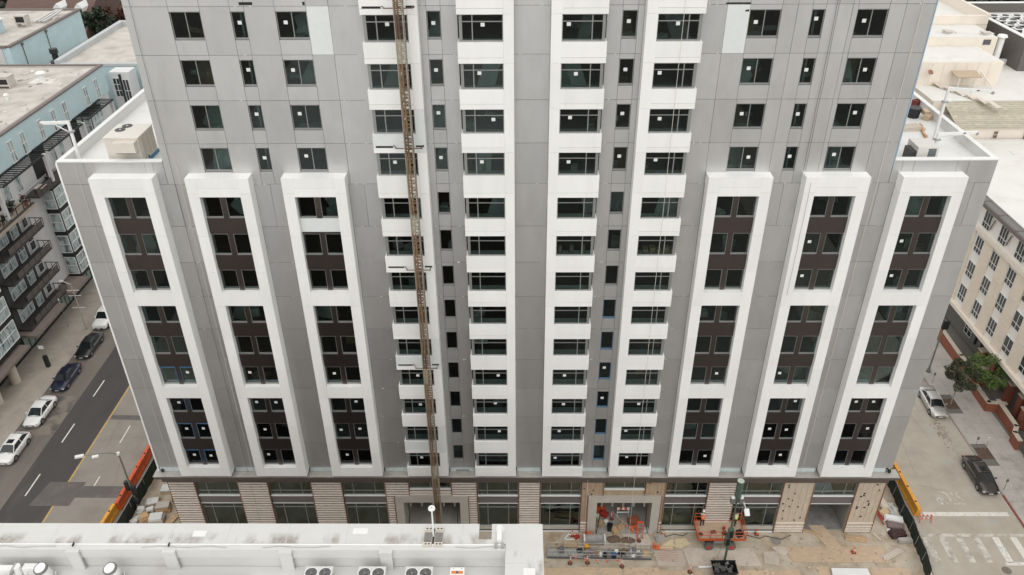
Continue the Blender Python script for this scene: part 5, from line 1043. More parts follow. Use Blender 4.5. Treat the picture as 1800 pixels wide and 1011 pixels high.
car("silver coupe parked by the dark street tree on the right street",(46.85,18.2,0.01),-0.05,SILV,4.9,1.85,1.38)
car("dark bronze sedan with sunroof parked on the right street",(46.75,6.9,0.01),-0.02,BRZ,4.9,1.86,1.45,sunroof=True)
car("white car half hidden by the tower's right edge behind the silver coupe",(46.6,24.6,0.01),0.0,WHITE,4.5,1.8,1.45)

# ================================================================== STREET FURNITURE
lp = M("lamp_post_grey_green", (0.20,0.22,0.19), 0.5, 0.3, 0.1, 3)
t = thing("street_lamp", "grey cobra-head street lamp with signal heads beside the orange barriers", "street lamp", (-37.5,2.75,0.012), "street lamps", local=True)
MB().cyl((0,0,0),(0,0,0.4),0.2,0.16,10).build("base", lp, t); MB().cyl((0,0,0.4),(0,0,7.4),0.11,0.07,10).build("pole", lp, t)
MB().tube([(0,0,7.3),(-0.6,-0.35,7.85),(-1.6,-0.8,8.15),(-2.7,-1.1,8.2)],0.04,8).build("arm", lp, t); MB().obox((-2.9,-1.15,8.18),(0.75,0.3,0.18),(0,0,0.3)).build("lamp_head", white_paint, t); MB().obox((-1.55,-1.0,8.02),(0.55,0.28,0.14),(0,0,0.3)).build("lamp_head", white_paint, t); MB().cyl((0,0,7.3),(0,0,7.55),0.16,0.14,12).build("top_cap", white_paint, t)
for (x,y,z) in ((-0.3,0.05,2.6),(0.3,-0.15,2.2)): MB().box(x-0.18,x+0.18,y-0.18,y+0.18,z,z+1.1).build("signal_head", black, t)
MB().obox((0.1,-0.25,1.4),(0.5,0.35,0.5)).build("signal_box", black, t)
t = thing("signal_pole", "green signal pole with drum top and white lamp arm by the orange lift", "signal pole", (18.75,-3.3,0.012), local=True)
gp = M("pole_green", (0.085,0.125,0.095), 0.5, 0.1, 0.1, 3)
MB().cyl((0,0,0),(0,0,9.0),0.11,0.08,10).build("pole", gp, t); MB().cyl((0,0,8.4),(0,0,10.2),0.28,0.28,16).build("drum_top", gp, t); MB().cyl((0,0,10.2),(0,0,10.24),0.29,0.29,16).build("drum_lid", M("drum_lid",(0.45,0.50,0.43),0.6), t)
for s in (-0.38,0.36): MB().obox((s,0,7.9),(0.34,0.32,0.6)).build("side_unit", lp, t); MB().cyl((s,0,8.2),(s,0,8.32),0.18,0.14,10).build("unit_cap", white_paint, t)
MB().tube([(0.3,0,7.9),(0.6,-0.05,7.7),(0.85,-0.2,7.0)],0.04,8).build("lamp_arm", white_paint, t); MB().obox((0.95,-0.3,6.7),(0.42,0.62,0.2),(0.5,0,0)).build("lamp_head", white_paint, t)
for (x,z) in ((-0.1,3.6),(-0.25,2.6)): MB().box(x-0.2,x+0.25,-0.5,-0.12,z,z+1.0).build("signal_head", gp, t); MB().box(x-0.12,x+0.17,-0.56,-0.5,z+0.1,z+0.9).build("signal_visor", black, t)
MB().tube([(-0.5,-0.3,2.4),(-1.1,-0.5,0.6)],0.03,6).build("stay_wire", steel, t)
tub = thing("black_rubbish_tub", "black wheeled tub heaped with rubbish beside the signal pole", "tub", (18.3,-4.75,0.02), local=True)
MB().add([(-0.85,-0.5,0.1),(0.85,-0.5,0.1),(0.85,0.5,0.1),(-0.85,0.5,0.1),(-1.1,-0.65,0.95),(1.1,-0.65,0.95),(1.1,0.65,0.95),(-1.1,0.65,0.95)],[(0,3,2,1),(0,1,5,4),(1,2,6,5),(2,3,7,6),(3,0,4,7)]).build("tub_shell", black, tub)
MB().box(-1.13,1.13,-0.70,-0.62,0.92,1.0).box(-1.13,1.13,0.62,0.70,0.92,1.0).build("rim", black, tub)
scr = M("rubbish_mix", (0.10,0.095,0.09), 0.8, 0, 0.9, 6.0, c2=(0.45,0.43,0.40), c2scale=5.0, c2lo=0.6, c2hi=0.66)
mb = MB()
for i in range(30): mb.obox((rnd.uniform(-.8,.8),rnd.uniform(-.4,.4),rnd.uniform(.7,1.0)),(rnd.uniform(.1,.5),rnd.uniform(.08,.3),rnd.uniform(.05,.2)),(rnd.uniform(-.5,.5),rnd.uniform(-.5,.5),rnd.uniform(0,3)))
tag(mb.build("rubbish_heap", scr, tub), kind="stuff")
for sx in (-0.6,0.6): MB().cyl((sx,-0.5,0.12),(sx,-0.42,0.12),0.12,0.12,10).build("wheel", black, tub)
t = thing("lamp_post", "tall grey lamp post with brown box at the tower's right edge", "lamp post", (49.0,24.2,0.13), "street lamps", local=True)
MB().cyl((0,0,0),(0,0,0.3),0.3,0.26,10).build("base", lp, t); MB().cyl((0,0,0.3),(0,0,7.5),0.11,0.08,10).build("pole", lp, t); MB().box(-0.35,-0.1,-0.15,0.15,4.8,6.2).build("banner_box", M("banner_brown",(0.25,0.13,0.09),0.7), t); MB().box(-0.2,0.5,-0.2,0.2,6.3,7.4).build("lamp_head", black, t)
for (x,y,h,l) in ((48.35,11.2,1.5,"parking meter at the near tree pit, left one"),(49.35,11.0,1.6,"pale headed post at the near tree pit, right one"),(48.4,5.25,1.45,"parking meter in front of the bronze sedan"),(48.5,22.0,1.5,"parking meter behind the silver coupe")):
    t = thing("parking_meter", l, "parking meter", (x,y,0.13), "meters along the right kerb", local=True)
    MB().cyl((0,0,0),(0,0,h-0.3),0.035,0.03,8).build("post", steel, t); MB().box(-0.09,0.09,-0.06,0.06,h-0.3,h).build("meter_head", lp if "meter" in l.split()[1] else white_paint, t); MB().cyl((0,-0.06,h),(0,0.06,h),0.09,0.09,12).build("meter_dome", lp if "meter" in l.split()[1] else white_paint, t)
t = thing("utility_pole", "pale slender street sign pole with cross bars on the left pavement", "pole", (-56.4,33.0,0.13), local=True)
MB().cyl((0,0,0),(0,0,7.0),0.10,0.07,8).build("pole", M("pole_tan",(0.36,0.31,0.26),0.8), t)
for z in (5.2,6.0,3.4): MB().cyl((-0.8,0,z),(0.8,0,z+0.05),0.04,0.04,6).build("cross_bar", white_paint, t)
MB().cyl((0,0,6.9),(-1.1,0.3,7.2),0.035,0.035,6).build("lamp_arm", white_paint, t); MB().obox((-1.3,0.35,7.2),(0.5,0.2,0.1)).build("lamp_head", white_paint, t)
t = thing("sidewalk_kiosk", "dark payment post with white sign on the left pavement", "kiosk", (-57.5,25.2,0.13), local=True)
MB().box(-0.22,0.22,-0.2,0.2,0,1.6).build("cabinet", black, t); MB().cyl((-0.1,0.2,1.5),(-0.1,0.2,2.9),0.035,0.035,6).build("post", steel, t); MB().box(-0.5,0.15,0.16,0.19,2.5,3.0).build("sign_plate", white_paint, t)
t = thing("thin_post", "thin white post leaning at the dark canopy on the left pavement", "post", (-59.0,33.5,0.13), local=True); MB().cyl((0,0,0),(0,0,4.2),0.04,0.03,6).build("shaft", steel, t); MB().cyl((0,0,4.2),(0,0,4.45),0.09,0.05,8).build("finial", white_paint, t)
t = thing("fire_hydrant", "small white hydrant at the right picture edge", "hydrant", (49.7,3.4,0.13), local=True)
MB().cyl((0,0,0),(0,0,0.55),0.14,0.12,12).build("barrel", white_paint, t); MB().cyl((0,0,0.55),(0,0,0.75),0.15,0.06,12).build("bonnet", white_paint, t); MB().cyl((-0.25,0,0.4),(0.25,0,0.4),0.08,0.08,10).build("nozzle", white_paint, t)

# ================================================================== BARRIERS AND FENCES
def barrier(label, x, y, m, group, L=1.9, rz=0.0):
    t = thing("water_filled_barrier", label, "barrier", (x,y,0.012), group, local=True); t.rotation_euler = (0,0,rz)
    pr = [(-0.30,0),(0.30,0),(0.30,0.16),(0.19,0.42),(0.16,1.05),(-0.16,1.05),(-0.19,0.42),(-0.30,0.16)]; n = len(pr)
    mb = MB().add([(a,-L/2,z) for a,z in pr]+[(a,L/2,z) for a,z in pr],[(i,(i+1)%n,n+(i+1)%n,n+i) for i in range(n)]+[tuple(range(n-1,-1,-1)),tuple(range(n,2*n))]); mb.build("shell", m, t)
    for yy in (-L*0.3,L*0.3): MB().box(-0.12,0.12,yy-0.07,yy+0.07,1.0,1.075).build("lifting_slot", m, t)
    MB().cyl((0,0,1.05),(0,0,1.08),0.10,0.10,12).build("fill_cap", dark, t); MB().cyl((0,L/2+0.02,0.1),(0,L/2+0.02,1.0),0.04,0.04,6).build("hinge_pin", steel, t)
names = ["nearest the yellow ones","second from the yellow ones","third from the yellow ones","fourth from the yellow ones","farthest from the yellow ones"]
for i in range(5): barrier("orange water-filled barrier by the left street, "+names[i],-39.35+0.03*i,3.5+i*1.95,orange,"orange barriers along the left street")
for i,l in enumerate(("yellow water-filled barrier touching the orange row by the left street","yellow water-filled barrier by the left street at the white roof edge")): barrier(l,-39.6-0.12*i,1.5-i*1.95,yellow,"yellow barriers along the left street",rz=-0.06)
for i,l in enumerate(("yellow barrier at the right street nearest the camera","yellow barrier at the right street, second from the camera","yellow barrier at the right street, third from the camera","yellow barrier at the right street half under the tower ledge")): barrier(l,38.45,2.9+i*1.95,yellow,"yellow barriers along the right street")
t = thing("striped_barricade", "orange and white striped barricade at the end of the yellow barriers", "barricade", (38.9,1.4,0.012), local=True)
for z in (0.35,0.75):
    for i in range(6): MB().obox((-0.5+i*0.2,0,z),(0.19,0.04,0.22),(0.3,0,0)).build("stripe_board", orange if i%2 else white_paint, t)
for s in (-0.55,0.55): MB().obox((s,0.1,0.45),(0.06,0.06,1.0),(0.3,0,0)).build("leg", white_paint, t); MB().obox((s,-0.12,0.45),(0.06,0.06,1.0),(-0.3,0,0)).build("leg", orange, t)
mesh_g = M("fence_mesh_green", (0.018,0.028,0.022), 0.8, 0, 0.25, 3.0)
def fence(label, pts, h=1.9, lean=0.0):
    t = thing("screened_fence", label, "fence", (pts[0][0],pts[0][1],0.012), "green screened site fences")
    for (x0,y0),(x1,y1) in zip(pts[:-1],pts[1:]):
        n = 6; V = []
        dx, dy = x1-x0, y1-y0; l = math.hypot(dx,dy); nx, ny = -dy/l, dx/l
        for i in range(n+1):
            for j in range(4):
                wv = 0.05*math.sin(i*2.1+j*1.7+x0)+lean*j/3; V.append((x0+dx*i/n+nx*wv, y0+dy*i/n+ny*wv, 0.06+(h-0.06)*j/3))
        F = [(i*4+j,i*4+j+1,(i+1)*4+j+1,(i+1)*4+j) for i in range(n) for j in range(3)]
        V2 = [(x+nx*0.02,y+ny*0.02,z) for x,y,z in V]; m_ = len(V)
        MB().add(V+V2,F+[tuple(m_+k for k in reversed(f)) for f in F]).build("screen_panel", mesh_g, t)
        MB().cyl((x0,y0,0),(x0+nx*lean,y0+ny*lean,h+0.08),0.03,0.03,6).cyl((x0+nx*lean,y0+ny*lean,h),(x1+nx*lean,y1+ny*lean,h),0.025,0.025,6).build("fence_post", steel, t)
fence("green screened fence beside the pallets at the tower's left corner",[(-37.4,14),(-37.45,11),(-37.5,8),(-37.55,5),(-37.65,2),(-37.8,-1.5)])
fence("green screened fence curving past the debris at the right corner",[(36.9,10),(37.2,7.2),(37.1,4.6),(36.9,2.2),(36.95,0.2),(36.7,-1.6),(36.6,-3.4),(36.2,-5.4)],1.55,0.12)

# ================================================================== CONSTRUCTION THINGS ON THE SITE
# suspended platform parked on the ground
t = thing("suspended_platform", "long aluminium suspended work platform lying on the site ground", "work platform", (7.3,-2.75,0.02), local=True); t.rotation_euler = (0,0,-0.02)
al = M("aluminium_tread", (0.48,0.475,0.46), 0.45, 0.5, 0.25, 3.0, c2=(0.25,0.23,0.21), c2scale=1.5)
for i in range(5): MB().box(-4.75+i*1.9,-4.75+i*1.9+1.88,-0.42,0.42,0.12,0.2).build("deck_panel", al, t)
for y in (-0.45,0.45):
    MB().box(-4.75,4.75,y-0.03,y+0.03,0.05,0.26).build("toe_board", al if y > 0 else M("platform_dark_edge",(0.10,0.10,0.10),0.6), t)
    for z in (0.65,1.1): MB().cyl((-4.75,y,z),(4.75,y,z),0.02,0.02,6).build("guard_rail", al, t)
    for i in range(11): MB().cyl((-4.75+i*0.95,y,0.2),(-4.75+i*0.95,y,1.1),0.022,0.022,6).build("rail_post", al, t)
for x in (-4.75,4.75):
    for z in (0.65,1.1): MB().cyl((x,-0.45,z),(x,0.45,z),0.03,0.03,6).build("end_rail", al, t)
for x in (-3.4,3.2): MB().box(x-0.2,x+0.2,-0.1,0.3,0.2,0.9).build("hoist_motor", M("hoist_grey",(0.15,0.15,0.15),0.6), t); MB().tube([(x,0.1,0.9),(x+0.1,0,1.7),(x,0.1,2.0)],0.03,6).build("hoist_stirrup", steel, t)
tr = random.Random(8)
for i in range(16):
    x = 5.6+i*0.37+tr.uniform(-.1,.1); y = -2.75+tr.uniform(-.3,.3); s = tr.uniform(.2,.5)
    c = tr.choice((("tool_bag",black,"dark tool bag lying on the suspended platform","bag"),("bucket",white_paint,"white bucket standing on the suspended platform","bucket"),("coiled_cable",M("cable_black",(0.03,0.03,0.03),0.7),"black coiled cable on the suspended platform","cable"),("tool_case",M("case_grey",(0.22,0.20,0.19),0.7),"grey tool case on the suspended platform","case")))
    if c[0] == "bucket": mb = MB().cyl((x,y,0.2),(x,y,0.58),0.14,0.18,12)
    elif c[0] == "coiled_cable":
        mb = MB(); pts = [(x+0.22*math.cos(a),y+0.22*math.sin(a),0.24+0.02*a/3) for a in [k*0.6 for k in range(24)]]; mb.tube(pts,0.03,5)
    else: mb = MB().obox((x,y,0.36),(s+0.25,0.32,0.28),(0.1,0.1,tr.uniform(0,3))).obox((x,y,0.52),(0.22,0.05,0.06),(0,0,tr.uniform(0,3)))
    tag(mb.build(c[0],c[1]),c[2]+", "+("first","second","third","fourth","fifth","sixth","seventh","eighth","ninth","tenth","eleventh","twelfth","thirteenth","fourteenth","fifteenth","sixteenth")[i]+" tool from its left","tool","tools on the suspended platform")
t = thing("timber_offcut_bundle","upright tan board bundle leaning across the suspended platform","boards",(6.9,-2.9,0.02),local=True)
for i in range(3): MB().obox((i*0.14,-0.15,0.75),(0.13,0.06,1.5),(0.45,0,0.05*i)).build("board", timber, t)
t = thing("hazard_drum","yellow and black striped drum on the suspended platform","drum",(6.2,-2.3,0.2),local=True); MB().cyl((0,0,0),(0,0,0.65),0.2,0.2,14).build("drum_body", yellow, t)
for z in (0.12,0.38): MB().cyl((0,0,z),(0,0,z+0.12),0.205,0.205,14).build("black_band", black, t)
t = thing("metal_trough","pale metal trough on legs behind the suspended platform","trough",(7.0,-1.35,0.02),local=True); MB().box(-0.9,0.9,-0.35,0.35,0.45,0.5).box(-0.9,0.9,-0.37,-0.33,0.5,0.75).box(-0.9,0.9,0.33,0.37,0.5,0.75).build("pan", al, t)
for s in (-0.95,0.95): MB().box(s-0.06,s+0.06,-0.4,0.4,0.0,0.8).build("end_frame", white_paint, t)
# delineators and flags
def delineator(label, x, y, tilt=0.0):
    t = thing("delineator_post", label, "delineator", (x,y,0.03), "orange delineators round the platform", local=True); MB().cyl((0,0,0),(0,0,0.07),0.26,0.22,6).build("rubber_base", M("rubber_base",(0.10,0.06,0.05),0.8), t)
    q = Vector((tilt,tilt*0.3,1)).normalized()*1.05; MB().cyl((0,0,0.07),q,0.055,0.045,10).build("post", orange, t); MB().cyl(q*0.55,q*0.68,0.062,0.06,10).build("white_band", white_paint, t); MB().cyl(q*0.78,q*0.9,0.06,0.058,10).build("white_band", white_paint, t); MB().box(q.x-0.04,q.x+0.04,q.y-0.02,q.y+0.02,q.z,q.z+0.1).build("handle", orange, t)
for (x,y,l) in ((4.6,-3.65,"orange delineator at the left end of the platform"),(6.2,-3.6,"orange delineator in front of the tan boards"),(9.3,-4.0,"orange delineator in front of the platform's middle"),(15.35,-4.6,"orange delineator left of the black tub"),(11.2,-1.1,"orange delineator behind the platform's right end"),(8.9,1.5,"orange delineator inside the right entrance portal"),(17.9,-3.9,"orange delineator beside the signal pole")): delineator(l,x,y,rnd.uniform(-.08,.08))
flag_m = M("flag_orange",(0.70,0.12,0.03),0.6)
def flagline(label, a, b, n):
    t = thing("flag_line", label, "flag line", a, "orange pennant lines", local=False); A, B = Vector(a), Vector(b)
    pts = [A.lerp(B,i/10)-Vector((0,0,0.25*math.sin(math.pi*i/10))) for i in range(11)]; MB().tube(pts,0.012,4).build("cord", white_paint, t)
    for i in range(n):
        p = A.lerp(B,(i+.5)/n)-Vector((0,0,0.25*math.sin(math.pi*(i+.5)/n))); d = (B-A).normalized()*0.14
        MB().add([p-d,p+d,p+Vector((0.03,-0.05,-0.34)),p-d+Vector((0,0.012,0)),p+d+Vector((0,0.012,0)),p+Vector((0.03,-0.038,-0.34))],[(0,1,2),(5,4,3),(0,3,4,1),(1,4,5,2),(2,5,3,0)]).build("pennant", flag_m, t)
flagline("orange pennants strung in front of the platform's left half",(4.6,-3.65,1.05),(9.3,-4.0,1.05),5); flagline("orange pennants strung behind the platform to the portal",(11.2,-1.1,1.1),(8.9,1.5,1.1),5)
t = thing("striped_sign_stand","orange and white striped board on a stand inside the right portal","barricade",(10.0,1.9,0.08),local=True)
for i in range(5): MB().obox((-0.48+i*0.24,0,1.0),(0.235,0.04,0.34),(0,0,0)).build("stripe_board", orange if i%2 else white_paint, t)
MB().box(-0.6,0.6,-0.02,0.02,0.42,0.58).build("lower_board", white_paint, t)
for s in (-0.55,0.55): MB().box(s-0.03,s+0.03,-0.2,0.2,0,0.05).box(s-0.025,s+0.025,-0.025,0.025,0.05,0.82).build("stand_leg", white_paint, t)
for i,(x,y,m,l,c,k) in enumerate(((7.55,1.6,white_paint,"white bucket beside the left jamb of the right portal","bucket",0),(8.3,0.9,white_paint,"white bucket on the threshold of the right portal","bucket",0),(7.7,0.75,timber,"brown timber crate at the left jamb of the right portal","crate",1),(8.6,0.3,black,"black tool box on the right portal's threshold","tool box",1),(9.0,-0.1,card,"tan carton in front of the right portal","carton",1),(8.2,1.9,red,"red fuel can inside the right portal","can",1),(8.9,-0.9,M("dark_mud",(0.16,0.11,0.08),0.95,0,0.3,4),"heap of dark mud behind the platform","mud heap",2),(10.2,-1.0,M("dark_mud",(0,0,0)),"brown mud heap beside the pale board","mud heap",2))):
    if k == 0: mb = MB().cyl((x,y,0.08),(x,y,0.5),0.16,0.2,14).cyl((x,y,0.5),(x,y,0.52),0.21,0.21,14)
    elif k == 1: mb = MB().obox((x,y,0.32),(0.7,0.5,0.48),(0,0,i*0.5)).obox((x,y,0.6),(0.5,0.3,0.08),(0,0,i*0.5+0.1))
    else:
        mb = MB(); V = [(x,y,0.22)]; 
        for r_,z_ in ((0.35,0.17),(0.75,0.04)): V += [(x+r_*math.cos(a)*rnd.uniform(.7,1.2),y+r_*0.7*math.sin(a)*rnd.uniform(.7,1.2),z_) for a in [j*2*math.pi/10 for j in range(10)]]
        mb.add(V,[(0,1+j,1+(j+1)%10) for j in range(10)]+[(1+j,11+j,11+(j+1)%10,1+(j+1)%10) for j in range(10)])
    tag(mb.build(["bucket","site_box","mud_heap"][k] if c not in ("can","crate") else c.replace("can","fuel_can"),m),l,c)
# orange scissor lift
lift = thing("scissor_lift","orange scissor lift with a wide timber deck in front of the slatted column","scissor lift",(18.55,-1.15,0.02),local=True)
lo_ = M("lift_orange",(0.50,0.085,0.02),0.5,0.1,0.15,3.0)
MB().box(-1.3,1.3,-0.55,0.75,0.45,0.85).build("chassis", M("lift_dark",(0.03,0.035,0.035),0.6), lift); MB().box(-0.55,0.6,-0.62,-0.56,0.5,0.8).build("control_panel", steel, lift)
for x in (-1.05,1.05):
    for y in (-0.85,0.75): wh = MB().cyl((x,y-0.16,0.4),(x,y+0.16,0.4),0.40,0.40,18).build("wheel", M("lift_tyre",(0.12,0.11,0.10),0.8), lift); MB().cyl((x,y-0.18,0.4),(x,y-0.161,0.4),0.22,0.22,14).build("rim", red, wh)
for y in (-0.3,0.5):
    for s in (-1,1): MB().cyl((-1.1*s,y,0.9),(1.1*s,y,1.35),0.05,0.05,6).build("scissor_arm", lo_, lift)
MB().box(-2.15,2.15,-1.0,1.15,1.4,1.5).build("deck", ply, lift)
for y in (-1.02,1.17): MB().box(-2.18,2.18,y-0.03,y+0.03,1.36,1.62).build("deck_edge", lo_, lift)
for x in (-2.18,2.18): MB().box(x-0.03,x+0.03,-0.99,1.14,1.36,1.62).build("deck_edge", lo_, lift)
for z in (2.05,2.5):
    MB().cyl((-2.18,1.17,z),(2.18,1.17,z),0.03,0.03,6).build("guard_rail", lo_, lift); MB().cyl((-2.18,-1.02,z),(2.18,-1.02,z),0.03,0.03,6).build("guard_rail", lo_, lift)
    for x in (-2.18,2.18): MB().cyl((x,-1.02,z),(x,1.17,z),0.03,0.03,6).build("guard_rail", lo_, lift)
for x in (-2.18,-1.1,0,1.1,2.18):
    for y in (-1.02,1.17): MB().cyl((x,y,1.6),(x,y,2.5),0.028,0.028,6).build("rail_post", lo_, lift)
for (nm,x,y,sx,sy,sz,m,l,c) in (("tool_case",17.9,-1.4,0.45,0.3,0.2,M("dark_red_case",(0.16,0.05,0.04),0.6),"dark red tool case in the middle of the lift deck","case"),("paper_pile",17.75,-1.75,0.6,0.35,0.08,M("pinkish_paper",(0.55,0.40,0.36),0.8),"pale crumpled pile on the lift deck","pile"),("drill_box",18.9,-1.55,0.35,0.3,0.3,M("drill_black",(0.03,0.03,0.03),0.6),"black box right of the red case on the lift deck","box"),("black_bin",20.2,-1.7,0.5,0.5,0.55,black,"black bin at the right front corner of the lift deck","bin"),("cable_pad",16.7,-1.6,0.4,0.4,0.08,M("pad_dark",(0.06,0.055,0.05),0.8),"dark mat at the left end of the lift deck","mat"),("red_can",18.95,-1.0,0.2,0.2,0.35,red,"small red can on the lift deck","can")):
    tag(MB().obox((x,y,1.52+sz/2),(sx,sy,sz),(0,0,0.3)).obox((x,y,1.52+sz+0.02),(sx*0.6,sy*0.5,0.04),(0,0,0.4)).build(nm,m),l,c)
# pallets, boards and bags by the left corner
def pallet(label, x, y, rz, load, z=0.02):
    t = thing("loaded_pallet", label, "pallet", (x,y,z), "pallets by the tower's left corner", local=True); t.rotation_euler = (0,0,rz)
    for i in range(5): MB().box(-0.6+i*0.27,-0.6+i*0.27+0.14,-0.5,0.5,0.12,0.145).build("deck_board", timber, t)
    for y_ in (-0.45,0,0.45): MB().box(-0.6,0.62,y_-0.05,y_+0.05,0,0.12).build("bearer", timber, t)
    for i,(sx,sy,sz,m) in enumerate(load):
        MB().obox((rnd.uniform(-.05,.05),rnd.uniform(-.05,.05),0.15+sum(l[2] for l in load[:i])+sz/2),(sx,sy,sz-0.006),(0,0,rnd.uniform(-.08,.08))).build("load_layer", m, t)
pl_w = M("plastic_wrap",(0.56,0.56,0.53),0.35,0,0.25,5.0); grey_b = M("grey_board",(0.40,0.37,0.33),0.8,0,0.12,2)
pallet("pallet stacked high with brown boards, nearest the worker",-34.9,2.6,0.15,[(1.3,0.9,0.3,card),(1.25,0.9,0.3,timber),(1.2,0.85,0.06,grey_b)])
pallet("pallet with plastic wrapped load next to the slatted column",-35.0,1.2,0.1,[(1.3,1.0,0.35,grey_b),(1.2,0.95,0.25,pl_w)])
pallet("pallet of grey boards beside the green fence",-36.3,3.4,0.3,[(1.2,0.9,0.2,grey_b),(1.1,0.8,0.12,pl_w)])
pallet("pallet with pale sheets behind the worker",-35.4,5.1,0.1,[(1.3,0.9,0.2,grey_b),(1.25,0.9,0.15,pl_w)])
pallet("pallet with yellow topped bundle under the ledge",-35.7,7.0,0.1,[(1.2,0.9,0.4,grey_b),(1.1,0.7,0.08,M("yellow_sheet",(0.55,0.42,0.15),0.7))])
pallet("pallet of tan crates in front near the fence",-36.4,1.4,0.6,[(1.1,0.9,0.25,timber),(0.9,0.7,0.2,card)])
for i,(x,y,l) in enumerate(((-36.9,2.2,"white sack slumped against the green fence"),(-36.0,2.3,"white sack on the crates near the fence"),(-37.0,0.9,"grey sack at the foot of the green fence"))):
    mb = MB()
    for j in range(3): mb.obox((x+rnd.uniform(-.15,.15),y+rnd.uniform(-.15,.15),0.25+0.18*j),(0.6,0.45,0.22),(rnd.uniform(-.3,.3),rnd.uniform(-.3,.3),rnd.uniform(0,3)))
    tag(mb.build("rubble_sack", M("sack_white",(0.62,0.61,0.58),0.8,0,0.1,4)),l,"sack","sacks by the left fence")
# debris by the right fence
for (nm,x,y,sx,sy,sz,rz,m,l,c) in (
  ("foam_board_stack",35.5,3.6,0.7,2.0,0.35,0.15,M("pale_foam",(0.60,0.52,0.42),0.8),"long pale foam boards beside the right fence","boards"),("white_foam_block",35.9,1.4,1.7,0.55,0.35,-0.25,white_paint,"white foam block on top of the brown board","foam block"),("brown_board",35.9,0.9,1.5,1.1,0.15,-0.15,M("mauve_board",(0.20,0.15,0.14),0.8),"mauve brown board under the white foam block","board"),("dark_tarp_heap",35.6,-0.35,1.5,0.8,0.35,0.2,M("tarp_maroon",(0.055,0.025,0.025),0.8),"dark maroon tarp heap at the right debris","tarp"),("grey_block_stack",36.0,-1.15,1.3,0.45,0.3,0.05,M("grey_block",(0.38,0.35,0.32),0.8),"pale grey blocks at the front of the right debris","blocks"),("tan_foam_wedge",35.3,2.2,0.9,0.7,0.3,0.5,M("tan_foam",(0.58,0.43,0.27),0.8),"tan foam wedge beside the white block","foam"),("white_rag",35.0,0.0,0.3,0.5,0.2,0.4,white_paint,"white rag at the left of the maroon tarp","rag"),("plastic_sheet",36.4,2.5,0.6,2.2,0.06,0.25,pl_w,"crumpled clear plastic sheet along the right fence","sheet")):
    mb = MB().obox((x,y,0.03+sz/2),(sx,sy,sz),(0.03,0.04,rz))
    if "tarp" in nm or "plastic" in nm or "rag" in nm:
        for j in range(7): mb.obox((x+rnd.uniform(-sx,sx)*.4,y+rnd.uniform(-sy,sy)*.4,0.05+sz*rnd.uniform(.4,1)),(sx*.4,sy*.4,sz*.4),(rnd.uniform(-.5,.5),rnd.uniform(-.5,.5),rnd.uniform(0,3)))
    else: mb.obox((x+0.05,y+0.04,0.03+sz*1.12),(sx*0.94,sy*0.92,sz*0.2),(0.03,0.04,rz+0.06))
    tag(mb.build(nm,m),l,c)
for i,(x0,y0,x1,y1,l) in enumerate(((34.3,3.0,34.8,0.8,"rusty rod leaning by the right slatted column"),(34.6,3.4,34.9,1.4,"red edged board standing along the right debris"))):
    tag(MB().tube([(x0,y0,0.5),(x1,y1,0.2)],0.07,6).build("rusty_rod",red),l,"rod","rods by the right debris")
t = thing("plank","loose plank lying at the foot of the right slatted column","plank",(33.6,-0.6,0.02),local=True); MB().obox((0,0,0.06),(0.2,0.9,0.1),(0,0,0.5)).build("board", conc_sheet, t)
t = thing("plank","long timber plank lying across the garage mouth","plank",(26.9,0.2,0.02),local=True); MB().obox((0.6,-0.25,0.07),(2.2,0.28,0.12),(0,0,-0.45)).build("board", timber, t)
t = thing("pipe_length","white pipe length lying beside the black tub","pipe",(17.0,-4.1,0.04),local=True); MB().cyl((-0.8,0,0.1),(0.9,0.05,0.1),0.1,0.1,10).build("tube", white_paint, t)
tag(MB().tube([(4.2,-0.9,0.05),(4.6,-0.5,0.2),(5.5,-0.5,0.2),(5.2,-0.9,0.05),(4.3,-0.95,0.05)],0.05,6).build("white_trestle", white_paint),"white metal trestle lying by the narrow slatted column","trestle")

# more things lying about on the site
t = thing("orange_stepladder","orange A-frame stepladder behind the platform's right end","stepladder",(11.3,-0.4,0.06),local=True)
for s_ in (-1,1):
    MB().obox((s_*0.25,-0.25,0.85),(0.06,0.05,1.75),(-0.28,0,0)).build("rail", orange, t); MB().obox((s_*0.25,0.25,0.85),(0.05,0.05,1.75),(0.28,0,0)).build("rear_leg", orange, t)
for q in range(5): MB().box(-0.25,0.25,-0.46+q*0.09,-0.38+q*0.09,0.3+q*0.3,0.34+q*0.3).build("step", steel, t)
MB().box(-0.28,0.28,-0.1,0.12,1.68,1.72).build("top_cap", orange, t)
def lumber(label, x, y, rz, n, ln, m, z=0.03):
    t = thing("lumber_stack", label, "lumber", (x,y,z), "lumber stacks on the site", local=True); t.rotation_euler = (0,0,rz)
    for q in range(n): MB().box(-ln/2+rnd.uniform(-.1,.1),ln/2+rnd.uniform(-.1,.1),-0.35+(q%4)*0.17,-0.2+(q%4)*0.17,(q//4)*0.07,(q//4)*0.07+0.065).build("board", m, t)
lumber("short lumber stack left of the right portal",4.4,-1.6,0.1,9,1.8,timber); lumber("long pale lumber stack along the right fence's foot",34.2,-2.6,0.5,7,2.2,conc_sheet)
lumber("lumber stack in front of the garage mouth",31.6,-0.8,-0.15,8,1.9,timber); lumber("lumber stack beside the pallets, nearest the slatted column",-33.6,1.4,1.2,10,1.7,timber)
